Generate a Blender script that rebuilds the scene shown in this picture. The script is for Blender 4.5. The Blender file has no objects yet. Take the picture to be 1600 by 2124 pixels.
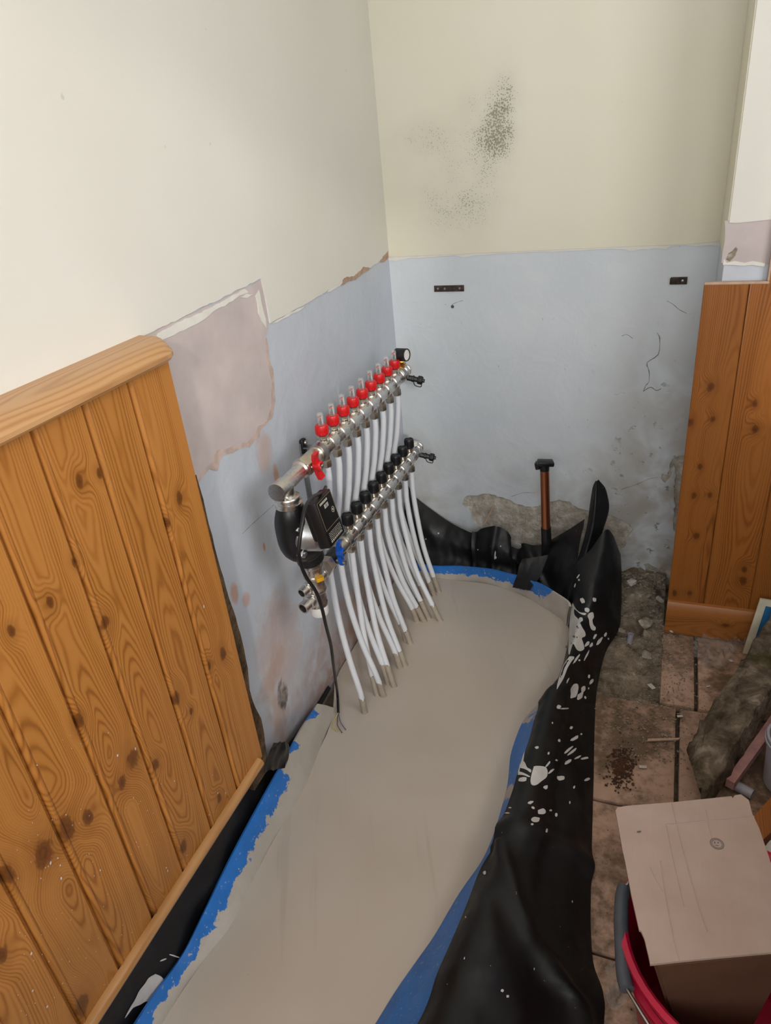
import bpy, bmesh, math, random
from mathutils import Vector, Matrix, noise
from mathutils.geometry import tessellate_polygon
from mathutils.bvhtree import BVHTree

scene = bpy.context.scene
col = scene.collection
random.seed(7)
PI = math.pi

# ------------------------------------------------------------------ camera
CAM = Vector((0.797, -2.095, 1.353))
RT = Vector((0.93409891, 0.3453917, -0.09035373))
UP = Vector((-0.08890036, 0.47013789, 0.87810426))
FW = Vector((-0.34576864, 0.81220375, -0.46986074))
FPX = 1483.1
cd = bpy.data.cameras.new('camera')
cam = bpy.data.objects.new('camera', cd)
col.objects.link(cam)
cd.sensor_fit = 'HORIZONTAL'
cd.sensor_width = 36.0
cd.lens = FPX / 1600.0 * 36.0
cd.clip_start = 0.02
cam.matrix_world = Matrix(((RT.x, UP.x, -FW.x, CAM.x), (RT.y, UP.y, -FW.y, CAM.y), (RT.z, UP.z, -FW.z, CAM.z), (0, 0, 0, 1)))
scene.camera = cam

# ------------------------------------------------------------------ light
scene.view_settings.view_transform = 'Standard'
scene.view_settings.look = 'None'
scene.view_settings.gamma = 1.0
scene.view_settings.use_curve_mapping = False
scene.view_settings.exposure = 0.26
scene.cycles.use_denoising = True
scene.cycles.use_adaptive_sampling = True
scene.cycles.adaptive_threshold = 0.05
scene.cycles.max_bounces = 5
scene.cycles.diffuse_bounces = 3
scene.cycles.glossy_bounces = 3
scene.cycles.caustics_reflective = False
scene.cycles.caustics_refractive = False
scene.cycles.transparent_max_bounces = 8

world = bpy.data.worlds.new('sky')
scene.world = world
world.use_nodes = True
bg = world.node_tree.nodes['Background']
bg.inputs[0].default_value = (0.80, 0.90, 1.0, 1)
bg.inputs[1].default_value = 1.0


def area_light(name, loc, direction, sx, sy, power, color):
    d = bpy.data.lights.new(name, 'AREA')
    d.shape = 'RECTANGLE'
    d.size = sx
    d.size_y = sy
    d.energy = power
    d.color = color
    o = bpy.data.objects.new(name, d)
    col.objects.link(o)
    o.location = loc
    o.rotation_euler = Vector(direction).to_track_quat('-Z', 'Y').to_euler()
    return o


# daylight entering through the two windows of the room (both behind / beside the camera)
area_light('daylight_right_window', (1.80, -1.55, 1.58), (-1, 0, 0), 1.2, 1.16, 14, (1.0, 0.985, 0.965))
area_light('daylight_front_window', (0.98, -3.40, 1.68), (0, 1, 0), 1.36, 1.44, 17.5, (0.98, 0.99, 1.0))
sd = bpy.data.lights.new('hazy_sun', 'SUN')
sd.energy = 0.65
sd.angle = math.radians(3)
sd.color = (1.0, 0.93, 0.80)
so = bpy.data.objects.new('hazy_sun', sd)
col.objects.link(so)
so.rotation_euler = Vector((-0.45, 1.0, -0.38)).to_track_quat('-Z', 'Y').to_euler()
so.location = (3, -5, 3)

# ------------------------------------------------------------------ reading points off the survey photo:
# a viewing ray met with a plane of the room, so every outline gets its own real distance


def ray(px, py):
    return FW + RT * ((px - 800.0) / FPX) - UP * ((py - 1062.0) / FPX)


def on_x(px, py, x=0.0):
    r = ray(px, py)
    return CAM + r * ((x - CAM.x) / r.x)


def on_y(px, py, y=0.0):
    r = ray(px, py)
    return CAM + r * ((y - CAM.y) / r.y)


def on_z(px, py, z=0.0):
    r = ray(px, py)
    return CAM + r * ((z - CAM.z) / r.z)


# ------------------------------------------------------------------ helpers: objects
ORG = {}


def tag(o, label=None, cat=None, group=None, kind=None):
    if label: o['label'] = label
    if cat: o['category'] = cat
    if group: o['group'] = group
    if kind: o['kind'] = kind
    return o


def thing(name, loc, label=None, cat=None, group=None, kind=None):
    o = bpy.data.objects.new(name, None)
    o.empty_display_size = 0.05
    col.objects.link(o)
    o.location = loc
    ORG[o.name] = Vector(loc)
    return tag(o, label, cat, group, kind)


def smooth_by_angle(me, ang=40):
    bm = bmesh.new()
    bm.from_mesh(me)
    lim = math.radians(ang)
    for f in bm.faces: f.smooth = True
    for e in bm.edges:
        if len(e.link_faces) == 2:
            e.smooth = e.calc_face_angle(0) < lim
        else:
            e.smooth = True
    bm.to_mesh(me)
    bm.free()


class MB:
    """collects shapes given in room coordinates; build() links them as ONE mesh object"""

    def __init__(s):
        s.v = []
        s.f = []
        s.uv = None

    def add(s, verts, faces):
        n = len(s.v)
        s.v += [Vector(p) for p in verts]
        s.f += [tuple(i + n for i in f) for f in faces]
        return s

    def box(s, lo, hi, bev=0.0, rot=None, piv=None):
        bm = bmesh.new()
        bmesh.ops.create_cube(bm, size=1.0)
        lo = Vector(lo); hi = Vector(hi)
        c = (lo + hi) / 2
        d = hi - lo
        for v in bm.verts: v.co = Vector((v.co.x * d.x, v.co.y * d.y, v.co.z * d.z))
        if bev > 0:
            bmesh.ops.bevel(bm, geom=bm.edges[:] + bm.verts[:], offset=bev, segments=2, affect='EDGES', profile=0.5)
        if rot is not None:
            for v in bm.verts: v.co = rot @ v.co
        bm.verts.index_update()
        s.add([v.co + c for v in bm.verts], [[v.index for v in f.verts] for f in bm.faces])
        bm.free()
        return s

    def lathe(s, prof, org, axis, seg=20, phase=0.0, cap=True):
        org = Vector(org); axis = Vector(axis).normalized()
        t = Vector((0, 0, 1)) if abs(axis.z) < 0.9 else Vector((1, 0, 0))
        a = axis.cross(t).normalized(); b = axis.cross(a).normalized()
        vs = []; fs = []
        for r, h in prof:
            for k in range(seg):
                th = 2 * PI * k / seg + phase
                vs.append(org + axis * h + (a * math.cos(th) + b * math.sin(th)) * r)
        n = len(prof)
        for i in range(n - 1):
            for k in range(seg):
                k2 = (k + 1) % seg
                fs.append((i * seg + k, i * seg + k2, (i + 1) * seg + k2, (i + 1) * seg + k))
        if cap:
            if prof[0][0] > 1e-6: fs.append(tuple(range(seg))[::-1])
            if prof[-1][0] > 1e-6: fs.append(tuple((n - 1) * seg + k for k in range(seg)))
        return s.add(vs, fs)

    def tube(s, pts, r, seg=10, sub=6, cap=True):
        pts = spline([Vector(p) for p in pts], sub)
        rr = r if callable(r) else (lambda t: r)
        n = len(pts)
        up = None
        vs = []; fs = []
        for i, p in enumerate(pts):
            t = (pts[min(i + 1, n - 1)] - pts[max(i - 1, 0)]).normalized()
            if up is None:
                up = t.orthogonal().normalized()
            up = (up - t * up.dot(t)).normalized()
            b = t.cross(up)
            R = rr(i / (n - 1))
            for k in range(seg):
                th = 2 * PI * k / seg
                vs.append(p + (up * math.cos(th) + b * math.sin(th)) * R)
        for i in range(n - 1):
            for k in range(seg):
                k2 = (k + 1) % seg
                fs.append((i * seg + k, i * seg + k2, (i + 1) * seg + k2, (i + 1) * seg + k))
        if cap:
            fs.append(tuple(range(seg))[::-1])
            fs.append(tuple((n - 1) * seg + k for k in range(seg)))
        return s.add(vs, fs)

    def prism(s, pts, off):
        """closed outline of 3D points pushed along the vector off"""
        n = len(pts)
        off = Vector(off)
        vs = [Vector(p) for p in pts] + [Vector(p) + off for p in pts]
        tri = tessellate_polygon([[Vector(p) for p in pts]])
        fs = [tuple(t) for t in tri] + [tuple(i + n for i in t)[::-1] for t in tri]
        fs += [(i, (i + 1) % n, n + (i + 1) % n, n + i) for i in range(n)]
        return s.add(vs, fs)

    def sheet(s, loops, off):
        """outline with holes, pushed along off"""
        flat = [Vector(p) for L in loops for p in L]
        n = len(flat)
        off = Vector(off)
        tri = tessellate_polygon([[Vector(p) for p in L] for L in loops])
        vs = flat + [p + off for p in flat]
        fs = [tuple(t) for t in tri] + [tuple(i + n for i in t)[::-1] for t in tri]
        k = 0
        for L in loops:
            m = len(L)
            fs += [(k + i, k + (i + 1) % m, n + k + (i + 1) % m, n + k + i) for i in range(m)]
            k += m
        return s.add(vs, fs)

    def grid(s, rows):
        m = len(rows[0])
        vs = [p for r in rows for p in r]
        fs = [(i * m + j, i * m + j + 1, (i + 1) * m + j + 1, (i + 1) * m + j) for i in range(len(rows) - 1) for j in range(m - 1)]
        return s.add(vs, fs)

    def build(s, name, m, parent=None, smooth=40, kind=None, origin=None, fix=True):
        me = bpy.data.meshes.new(name)
        if parent is not None:
            org = ORG[parent.name]
        else:
            xs = [p.x for p in s.v]; ys = [p.y for p in s.v]; zs = [p.z for p in s.v]
            org = Vector(origin) if origin is not None else Vector(((min(xs) + max(xs)) / 2, (min(ys) + max(ys)) / 2, min(zs)))
        me.from_pydata([p - org for p in s.v], [], s.f)
        if fix:
            bm = bmesh.new(); bm.from_mesh(me)
            bmesh.ops.recalc_face_normals(bm, faces=bm.faces)
            bm.to_mesh(me); bm.free()
        me.materials.append(m)
        if smooth: smooth_by_angle(me, smooth)
        o = bpy.data.objects.new(name, me)
        col.objects.link(o)
        if parent is not None:
            o.parent = parent
        else:
            o.location = org
        ORG[o.name] = org
        if kind: o['kind'] = kind
        return o


def copy_part(src, parent, root_shift):
    """a copy of a part (sharing its mesh) for a thing standing root_shift away"""
    o = src.copy()
    col.objects.link(o)
    o.parent = parent
    o.location = Vector(src.location) + Vector(root_shift)
    ORG[o.name] = ORG[src.name]
    return o


def spline(p, sub):
    if sub <= 1 or len(p) < 3: return p
    out = []
    n = len(p)
    for i in range(n - 1):
        p0 = p[max(i - 1, 0)]; p1 = p[i]; p2 = p[i + 1]; p3 = p[min(i + 2, n - 1)]
        for k in range(sub):
            t = k / sub
            out.append(0.5 * ((2 * p1) + (p2 - p0) * t + (2 * p0 - 5 * p1 + 4 * p2 - p3) * t * t + (3 * p1 - p0 - 3 * p2 + p3) * t ** 3))
    out.append(p[-1])
    return out


def ragged(pts, step, amp, closed=False, seed=1):
    """splits the sides of an outline and jitters the new points: torn edges"""
    rnd = random.Random(seed)
    out = []
    n = len(pts)
    for i in range(n if closed else n - 1):
        a = Vector(pts[i]); b = Vector(pts[(i + 1) % n])
        k = max(1, int((b - a).length / step))
        out.append(a)
        d = (b - a).normalized() if (b - a).length > 0 else Vector((1, 0, 0))
        for j in range(1, k):
            out.append(a.lerp(b, j / k) + Vector([rnd.uniform(-amp, amp) for _ in range(3)]))
    if not closed: out.append(Vector(pts[-1]))
    return out


def flat(pts, axis, v):
    out = []
    for p in pts:
        q = Vector(p); q[axis] = v; out.append(q)
    return out


def lerp(a, b, t): return a + (b - a) * t


# ------------------------------------------------------------------ helpers: materials
def lin(c):
    if isinstance(c, str):
        c = c.lstrip('#'); c = [int(c[i:i + 2], 16) / 255 for i in (0, 2, 4)]
    return tuple((x / 12.92 if x <= 0.04045 else ((x + 0.055) / 1.055) ** 2.4) for x in c) + (1.0,)


class NT:
    def __init__(s, name):
        s.m = bpy.data.materials.new(name)
        s.m.use_nodes = True
        s.t = s.m.node_tree
        s.b = s.t.nodes['Principled BSDF']

    def n(s, typ, **kw):
        o = s.t.nodes.new(typ)
        for k, v in kw.items(): setattr(o, k, v)
        return o

    def put(s, sock, v):
        if isinstance(v, bpy.types.NodeSocket): s.t.links.new(v, sock)
        else: sock.default_value = v

    def math(s, op, a, b=0.0, c=None, clamp=False):
        o = s.n('ShaderNodeMath', operation=op, use_clamp=clamp)
        s.put(o.inputs[0], a); s.put(o.inputs[1], b)
        if c is not None: s.put(o.inputs[2], c)
        return o.outputs[0]

    def vmath(s, op, a, b=None):
        o = s.n('ShaderNodeVectorMath', operation=op)
        s.put(o.inputs[0], a)
        if b is not None: s.put(o.inputs[1], b)
        return o.outputs['Value'] if op in ('DISTANCE', 'LENGTH', 'DOT_PRODUCT') else o.outputs[0]

    def mix(s, f, a, b, blend='MIX'):
        o = s.n('ShaderNodeMix', data_type='RGBA', blend_type=blend)
        s.put(o.inputs[0], f); s.put(o.inputs[6], a); s.put(o.inputs[7], b)
        return o.outputs[2]

    def pos(s):
        return s.n('ShaderNodeNewGeometry').outputs['Position']

    def sep(s, v):
        o = s.n('ShaderNodeSeparateXYZ'); s.put(o.inputs[0], v); return o.outputs

    def comb(s, x, y, z):
        o = s.n('ShaderNodeCombineXYZ')
        s.put(o.inputs[0], x); s.put(o.inputs[1], y); s.put(o.inputs[2], z)
        return o.outputs[0]

    def noise(s, vec, scale, detail=4.0, rough=0.55, dist=0.0):
        o = s.n('ShaderNodeTexNoise')
        s.put(o.inputs['Vector'], vec)
        o.inputs['Scale'].default_value = scale
        o.inputs['Detail'].default_value = min(detail, 3.5)
        o.inputs['Roughness'].default_value = rough
        o.inputs['Distortion'].default_value = dist
        return o.outputs['Fac']

    def ramp(s, f, stops, interp='LINEAR'):
        o = s.n('ShaderNodeValToRGB')
        o.color_ramp.interpolation = interp
        e = o.color_ramp.elements
        while len(e) < len(stops): e.new(0.5)
        for k, (p, c) in enumerate(stops):
            e[k].position = p
            e[k].color = c if len(c) == 4 else lin(c)
        s.put(o.inputs[0], f)
        return o.outputs[0]

    def rng(s, v, a, b, c=0.0, d=1.0, smooth=True):
        o = s.n('ShaderNodeMapRange', interpolation_type='SMOOTHSTEP' if smooth else 'LINEAR')
        s.put(o.inputs[0], v)
        for k, x in enumerate((a, b, c, d)): s.put(o.inputs[k + 1], x)
        return o.outputs[0]

    def bump(s, h, strength=0.3, dist=0.002, prev=None):
        o = s.n('ShaderNodeBump')
        o.inputs['Strength'].default_value = strength
        o.inputs['Distance'].default_value = dist
        s.put(o.inputs['Height'], h)
        if prev is not None: s.put(o.inputs['Normal'], prev)
        return o.outputs[0]

    def out(s, color=None, rough=None, metal=None, normal=None, spec=None):
        if color is not None: s.put(s.b.inputs['Base Color'], color)
        if rough is not None: s.put(s.b.inputs['Roughness'], rough)
        if metal is not None: s.put(s.b.inputs['Metallic'], metal)
        if normal is not None: s.put(s.b.inputs['Normal'], normal)
        if spec is not None: s.put(s.b.inputs['Specular IOR Level'], spec)
        return s.m


def plain(name, c, rough=0.5, metal=0.0, var=0.08, vscale=30.0, bump=0.0, bscale=200.0, spec=0.5):
    """one colour with a faint mottle of its own"""
    t = NT(name)
    p = t.pos()
    f = t.noise(p, vscale, 3.0)
    base = lin(c)
    dark = tuple(x * (1 - var * 2) for x in base[:3]) + (1,)
    light = tuple(min(1, x * (1 + var)) for x in base[:3]) + (1,)
    colr = t.ramp(f, [(0.3, dark), (0.7, light)])
    nrm = t.bump(t.noise(p, bscale, 3.0), bump, 0.002) if bump > 0 else None
    return t.out(colr, rough, metal, nrm, spec)


def wood(name, cu, cw, knots, light, mid, dark, ring=0.0033, rough=0.36, tone=0.08, width=0.095, stain=0.0):
    """plain-sawn pine: rings are the distance from a pith wandering behind the board, bent round the knots (u, w, size)"""
    t = NT(name)
    xyz = t.sep(t.pos())
    u, w = xyz[cu], xyz[cw]
    g_ = t.sep(t.n('ShaderNodeTexCoord').outputs['Generated'])[cu]
    rnd = t.n('ShaderNodeObjectInfo').outputs['Random']
    off = t.math('MULTIPLY_ADD', rnd, 0.9, -0.95)
    ul = t.math('MULTIPLY', t.math('ADD', g_, off), width)
    nd = t.noise(t.comb(t.math('MULTIPLY', rnd, 31.0), t.math('MULTIPLY', w, 1.0), 0.0), 1.5, 1.0, 0.4)
    dep = t.math('MULTIPLY_ADD', nd, 0.11, -0.022)
    f = t.math('SQRT', t.math('ADD', t.math('MULTIPLY', ul, ul), t.math('MULTIPLY', dep, dep)))
    vec = t.comb(t.math('MULTIPLY', u, 30.0), t.math('MULTIPLY', w, 5.0), t.math('MULTIPLY', rnd, 9.0))
    n1 = t.noise(vec, 1.0, 2.0, 0.45)
    f = t.math('MULTIPLY_ADD', n1, 0.010, f)
    uw = t.comb(u, t.math('MULTIPLY', w, 0.66), 0.0)
    core = None
    for (ku, kw, ks) in knots:
        ks = ks * 0.95
        d = t.vmath('DISTANCE', uw, (ku, kw * 0.66, 0.0))
        g = t.rng(d, 0.0, ks * 3.4, 1.0, 0.0)
        f = t.math('MULTIPLY_ADD', g, ks * 1.5, f)
        k = t.math('DIVIDE', d, ks)
        core = k if core is None else t.math('MINIMUM', core, k)
    rv = t.noise(t.comb(t.math('MULTIPLY', f, 90.0), t.math('MULTIPLY', rnd, 5.0), 0.0), 1.0, 2.0)
    s = t.math('SINE', t.math('MULTIPLY_ADD', rv, 4.0, t.math('MULTIPLY', f, 2 * PI / ring)))
    s = t.math('MULTIPLY_ADD', s, 0.5, 0.5)
    s = t.math('POWER', s, 1.8)
    big = t.noise(t.comb(t.math('MULTIPLY', f, 55.0), t.math('MULTIPLY', w, 0.9), rnd), 1.0, 2.0)
    s = t.math('MULTIPLY', s, t.rng(big, 0.35, 0.68, 0.18, 0.95))
    fib = t.noise(t.comb(t.math('MULTIPLY', u, 900.0), t.math('MULTIPLY', w, 14.0), 0.0), 1.0, 2.0)
    s2 = t.math('MULTIPLY_ADD', fib, 0.12, s)
    c = t.ramp(s2, [(0.0, lin(light)), (0.55, lin(mid)), (1.0, lin(dark))])
    c = t.mix(t.rng(big, 0.45, 0.8, 0.0, 0.6), c, lin(mid), 'MIX')
    tn = t.math('MULTIPLY_ADD', rnd, 2 * tone, 1 - tone)
    c = t.mix(1.0, c, t.comb(tn, tn, tn), 'MULTIPLY')
    if core is not None:
        wob = t.noise(t.comb(t.math('MULTIPLY', u, 70.0), t.math('MULTIPLY', w, 45.0), 0.0), 1.0, 2.0)
        core = t.math('MULTIPLY_ADD', wob, 1.1, t.math('ADD', core, -0.3))
        ringk = t.math('MULTIPLY_ADD', t.math('SINE', t.math('MULTIPLY', core, 11.0)), 0.3, 0.5)
        kc = t.mix(ringk, lin('#35180a'), lin('#6a3c1a'))
        c = t.mix(t.rng(core, 0.75, 1.15, 0.92, 0.0), c, kc)
        c = t.mix(t.rng(core, 0.9, 2.6, 0.35, 0.0), c, lin(dark))
    nrm = t.bump(t.math('ADD', s, fib), 0.10, 0.0005)
    return t.out(c, rough, 0.0, nrm, 0.4)


# ------------------------------------------------------------------ materials
def cream_paint(name, c1, c2, mould=False):
    t = NT(name)
    p = t.pos()
    f = t.noise(p, 1.6, 3.0, 0.5)
    c = t.ramp(f, [(0.3, lin(c1)), (0.7, lin(c2))])
    if mould:  # black mould spots: dots whose number falls off away from the damp patch
        x, y, z = t.sep(p)
        vx = t.n('ShaderNodeTexVoronoi', feature='F1')
        vx.inputs['Scale'].default_value = 210.0
        t.put(vx.inputs['Vector'], p)
        vy = t.n('ShaderNodeTexVoronoi', feature='F1')
        vy.inputs['Scale'].default_value = 95.0
        t.put(vy.inputs['Vector'], p)
        pw = t.noise(p, 9.0, 4.0)

        def blob(cx, cz, rx, rz, a):
            dx = t.math('DIVIDE', t.math('SUBTRACT', x, cx), rx)
            dz = t.math('DIVIDE', t.math('SUBTRACT', z, cz), rz)
            d = t.math('ADD', t.math('MULTIPLY', dx, dx), t.math('MULTIPLY', dz, dz))
            return t.math('MULTIPLY', t.math('EXPONENT', t.math('MULTIPLY', d, -1.0)), a)
        den = t.math('ADD', blob(0.358, 1.395, 0.034, 0.08, 1.15), blob(0.30, 1.35, 0.075, 0.07, 1.15))
        den = t.math('ADD', den, blob(0.335, 1.29, 0.05, 0.065, 0.9))
        den = t.math('ADD', den, blob(0.22, 1.16, 0.13, 0.11, 0.95))
        den = t.math('ADD', den, blob(0.12, 1.32, 0.085, 0.045, 0.8))
        den = t.math('MULTIPLY', den, t.rng(pw, 0.3, 0.7, 0.45, 1.35))
        cellr = t.sep(vx.outputs['Color'])[0]
        dot = t.math('LESS_THAN', vx.outputs['Distance'], t.math('MULTIPLY_ADD', den, 0.34, -0.03))
        on = t.math('LESS_THAN', cellr, t.math('MULTIPLY', den, 0.95))
        m1 = t.math('MULTIPLY', dot, on)
        cell2 = t.sep(vy.outputs['Color'])[1]
        dot2 = t.math('LESS_THAN', vy.outputs['Distance'], 0.14)
        m2 = t.math('MULTIPLY', dot2, t.math('LESS_THAN', cell2, t.math('MULTIPLY_ADD', den, 0.42, -0.05)))
        haze = t.math('MULTIPLY', den, 0.20, clamp=True)
        c = t.mix(haze, c, lin('#8d8a7c'))
        c = t.mix(t.math('MULTIPLY', m1, 0.55), c, lin('#5f5346'))
        c = t.mix(t.math('MULTIPLY', m2, 0.75), c, lin('#4a4136'))
    sp = t.noise(p, 38.0, 2.0)
    c = t.mix(t.math('MULTIPLY', t.rng(sp, 0.76, 0.80), 0.35), c, lin('#a39c88'))
    nrm = t.bump(t.noise(p, 14.0, 5.0, 0.6), 0.18, 0.004)
    return t.out(c, 0.62, 0.0, nrm, 0.3)


def blue_plaster(name, c1, c2, left):
    """old distemper, grey-blue, with damp and rust stains of its own"""
    t = NT(name)
    p = t.pos()
    x, y, z = t.sep(p)
    f = t.noise(p, 3.2, 4.0, 0.55)
    c = t.ramp(f, [(0.25, lin(c1)), (0.75, lin(c2))])
    n2 = t.noise(p, 6.5, 5.0, 0.62, 0.4)
    n3 = t.noise(p, 24.0, 4.0, 0.6)
    if left:
        lowm = t.rng(z, 0.02, 0.62, 1.0, 0.0)
        pk = t.math('MULTIPLY', t.rng(n2, 0.47, 0.66), t.math('MULTIPLY_ADD', lowm, 0.85, 0.08))
        c = t.mix(pk, c, lin('#b9a39a'))
        # rust-brown damp at the foot of the wall, strongest near the pipes
        ym = t.rng(y, -1.12, -0.72, 0.25, 1.0)
        zz = t.rng(t.math('MULTIPLY_ADD', n2, 0.22, z), 0.08, 0.42, 1.0, 0.0)
        ru = t.math('MULTIPLY', t.math('MULTIPLY', zz, ym), t.rng(n3, 0.25, 0.65, 0.3, 1.0))
        c = t.mix(t.math('MULTIPLY', ru, 0.75, clamp=True), c, lin('#96684c'))
        # orange scab where the paint has lifted
        for (cy, cz, ry, rz, a) in ((-0.83, 0.675, 0.014, 0.05, 0.8), (-0.86, 0.76, 0.04, 0.06, 0.45), (-1.07, 0.53, 0.016, 0.03, 0.7),
                                    (-1.035, 0.49, 0.02, 0.02, 0.6), (-0.93, 0.56, 0.006, 0.012, 0.9), (-0.95, 0.30, 0.12, 0.16, 0.35)):
            d2 = t.math('ADD', t.math('POWER', t.math('ABSOLUTE', t.math('DIVIDE', t.math('SUBTRACT', y, cy), ry)), 2.0),
                        t.math('POWER', t.math('ABSOLUTE', t.math('DIVIDE', t.math('SUBTRACT', z, cz), rz)), 2.0))
            m = t.rng(t.math('MULTIPLY_ADD', n3, 1.6, d2), 0.9, 1.9, a, 0.0)
            c = t.mix(m, c, lin('#c28d6c'))
        # knocked-out dark hole in the plaster
        d2 = t.math('ADD', t.math('POWER', t.math('ABSOLUTE', t.math('DIVIDE', t.math('SUBTRACT', y, -0.975), 0.028)), 2.0),
                    t.math('POWER', t.math('ABSOLUTE', t.math('DIVIDE', t.math('SUBTRACT', z, 0.165), 0.05)), 2.0))
        m = t.rng(t.math('MULTIPLY_ADD', n3, 2.4, d2), 1.3, 2.2, 0.85, 0.0)
        c = t.mix(m, c, t.mix(t.rng(n3, 0.4, 0.6), lin('#3a2c25'), lin('#7a6a58')))
        holeh = m
    else:
        dirt = t.math('MULTIPLY', t.rng(z, 0.0, 0.55, 1.0, 0.0), t.rng(n2, 0.35, 0.7))
        c = t.mix(t.math('MULTIPLY', dirt, 0.85), c, lin('#a39a8c'))
        rt = t.math('MULTIPLY', t.rng(x, 0.5, 0.86), t.rng(z, 0.95, 0.35, 0.0, 1.0))
        c = t.mix(t.math('MULTIPLY', t.math('MULTIPLY', rt, t.rng(n2, 0.3, 0.65)), 0.75), c, lin('#a09788'))
        holeh = t.math('MULTIPLY', t.rng(n3, 0.60, 0.70), rt)
        c = t.mix(t.math('MULTIPLY', holeh, 0.75), c, lin('#6f665c'))
        v = t.noise(p, 75.0, 3.0)
        c = t.mix(t.math('MULTIPLY', t.rng(v, 0.70, 0.75), 0.5), c, lin('#7d7c7c'))
    h = t.math('ADD', t.noise(p, 9.0, 6.0, 0.62, 0.5), t.math('MULTIPLY', holeh, -1.2))
    nrm = t.bump(h, 0.45, 0.008)
    nrm = t.bump(t.noise(p, 85.0, 4.0, 0.6), 0.18, 0.002, nrm)
    return t.out(c, 0.46 if left else 0.6, 0.0, nrm, 0.4)


def slurry_mix(name, base, roughb, attr='slurry', slur='#b3aba1', fleck=0.63, fscale=120.0):
    """a coloured surface with dried screed slurry where the 'slurry' attribute says so, ragged edge, flecks"""
    t = NT(name)
    p = t.pos()
    a = t.n('ShaderNodeAttribute', attribute_name=attr).outputs['Fac']
    n1 = t.noise(p, 42.0, 5.0, 0.65)
    n2 = t.noise(p, fscale, 3.0, 0.6)
    e = t.math('ADD', a, t.math('MULTIPLY_ADD', n1, 0.9, -0.45))
    m = t.rng(e, 0.47, 0.53)
    fl = t.rng(n2, fleck, fleck + 0.04)
    m = t.math('MAXIMUM', m, t.math('MULTIPLY', fl, t.rng(a, 0.0, 0.45, 0.15, 1.0)))
    b = lin(base)
    cb = t.ramp(t.noise(p, 20.0, 3.0), [(0.3, tuple(x * 0.86 for x in b[:3]) + (1,)), (0.7, tuple(x * 1.1 for x in b[:3]) + (1,))])
    s = t.ramp(t.noise(p, 30.0, 4.0), [(0.3, lin(slur)), (0.7, tuple(min(1, x * 1.12) for x in lin(slur)[:3]) + (1,))])
    c = t.mix(m, cb, s)
    nrm = t.bump(t.math('MULTIPLY_ADD', m, 0.6, t.noise(p, 95.0, 3.0)), 0.4, 0.002)
    return t.out(c, t.rng(m, 0, 1, roughb, 0.5), 0.0, nrm, 0.4)


def screed_mat():
    t = NT('screed')
    p = t.pos()
    x, y, z = t.sep(p)
    f = t.noise(p, 2.4, 4.0, 0.5, 0.6)
    c = t.ramp(f, [(0.25, lin('#b9ab9c')), (0.75, lin('#c6bbaf'))])
    # faint trowel drag lines
    st = t.noise(t.comb(t.math('MULTIPLY_ADD', y, 0.45, t.math('MULTIPLY', x, 1.0)), t.math('MULTIPLY', y, 0.08), 0.0), 26.0, 3.0)
    c = t.mix(t.math('MULTIPLY', t.rng(st, 0.6, 0.75), 0.22), c, lin('#8f8478'))
    c = t.mix(t.math('MULTIPLY', t.rng(t.noise(p, 60.0, 3.0), 0.74, 0.78), 0.4), c, lin('#867b70'))
    nrm = t.bump(t.noise(p, 7.0, 4.0, 0.5), 0.10, 0.004)
    nrm = t.bump(t.noise(p, 120.0, 3.0), 0.05, 0.001, nrm)
    return t.out(c, t.rng(f, 0.3, 0.7, 0.33, 0.45), 0.0, nrm, 0.45)


def poly_mat(name):
    t = NT(name)
    p = t.pos()
    dust = t.noise(p, 11.0, 5.0, 0.65)
    c = t.mix(t.math('MULTIPLY', t.rng(dust, 0.50, 0.80), 0.30), lin('#0d0e10'), lin('#303236'))
    fl = t.noise(p, 150.0, 2.0)
    c = t.mix(t.rng(fl, 0.775, 0.79), c, lin('#b9b6b2'))
    nrm = t.bump(t.noise(p, 9.0, 3.0, 0.5, 0.6), 0.22, 0.008)
    nrm = t.bump(t.noise(p, 60.0, 3.0), 0.06, 0.002, nrm)
    return t.out(c, t.rng(dust, 0.35, 0.7, 0.38, 0.58), 0.0, nrm, 0.4)


def tile_mat():
    t = NT('terracotta_tile')
    p = t.pos()
    rnd = t.n('ShaderNodeObjectInfo').outputs['Random']
    f = t.noise(p, 9.0, 4.0)
    c = t.ramp(f, [(0.3, lin('#b3917b')), (0.7, lin('#c4a38f'))])
    tn = t.math('MULTIPLY_ADD', rnd, 0.2, 0.9)
    c = t.mix(1.0, c, t.comb(tn, tn, tn), 'MULTIPLY')
    d1 = t.noise(p, 5.0, 6.0, 0.7, 0.5)
    d2 = t.noise(p, 45.0, 5.0, 0.7)
    dd = t.math('MULTIPLY_ADD', d2, 0.55, d1)
    c = t.mix(t.math('MULTIPLY', t.rng(dd, 0.64, 0.95), 0.9), c, lin('#63513f'))
    c = t.mix(t.rng(t.noise(p, 130.0, 2.0), 0.70, 0.74), c, lin('#3c2c20'))
    nrm = t.bump(d2, 0.3, 0.002)
    return t.out(c, 0.75, 0.0, nrm, 0.25)


def ground_mat(name, a, b, c3):
    t = NT(name)
    p = t.pos()
    f = t.noise(p, 22.0, 7.0, 0.72)
    c = t.ramp(f, [(0.3, lin(a)), (0.55, lin(b)), (0.75, lin(c3))])
    nrm = t.bump(t.noise(p, 70.0, 6.0, 0.7), 0.9, 0.01)
    return t.out(c, 0.95, 0.0, nrm, 0.1)


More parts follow.
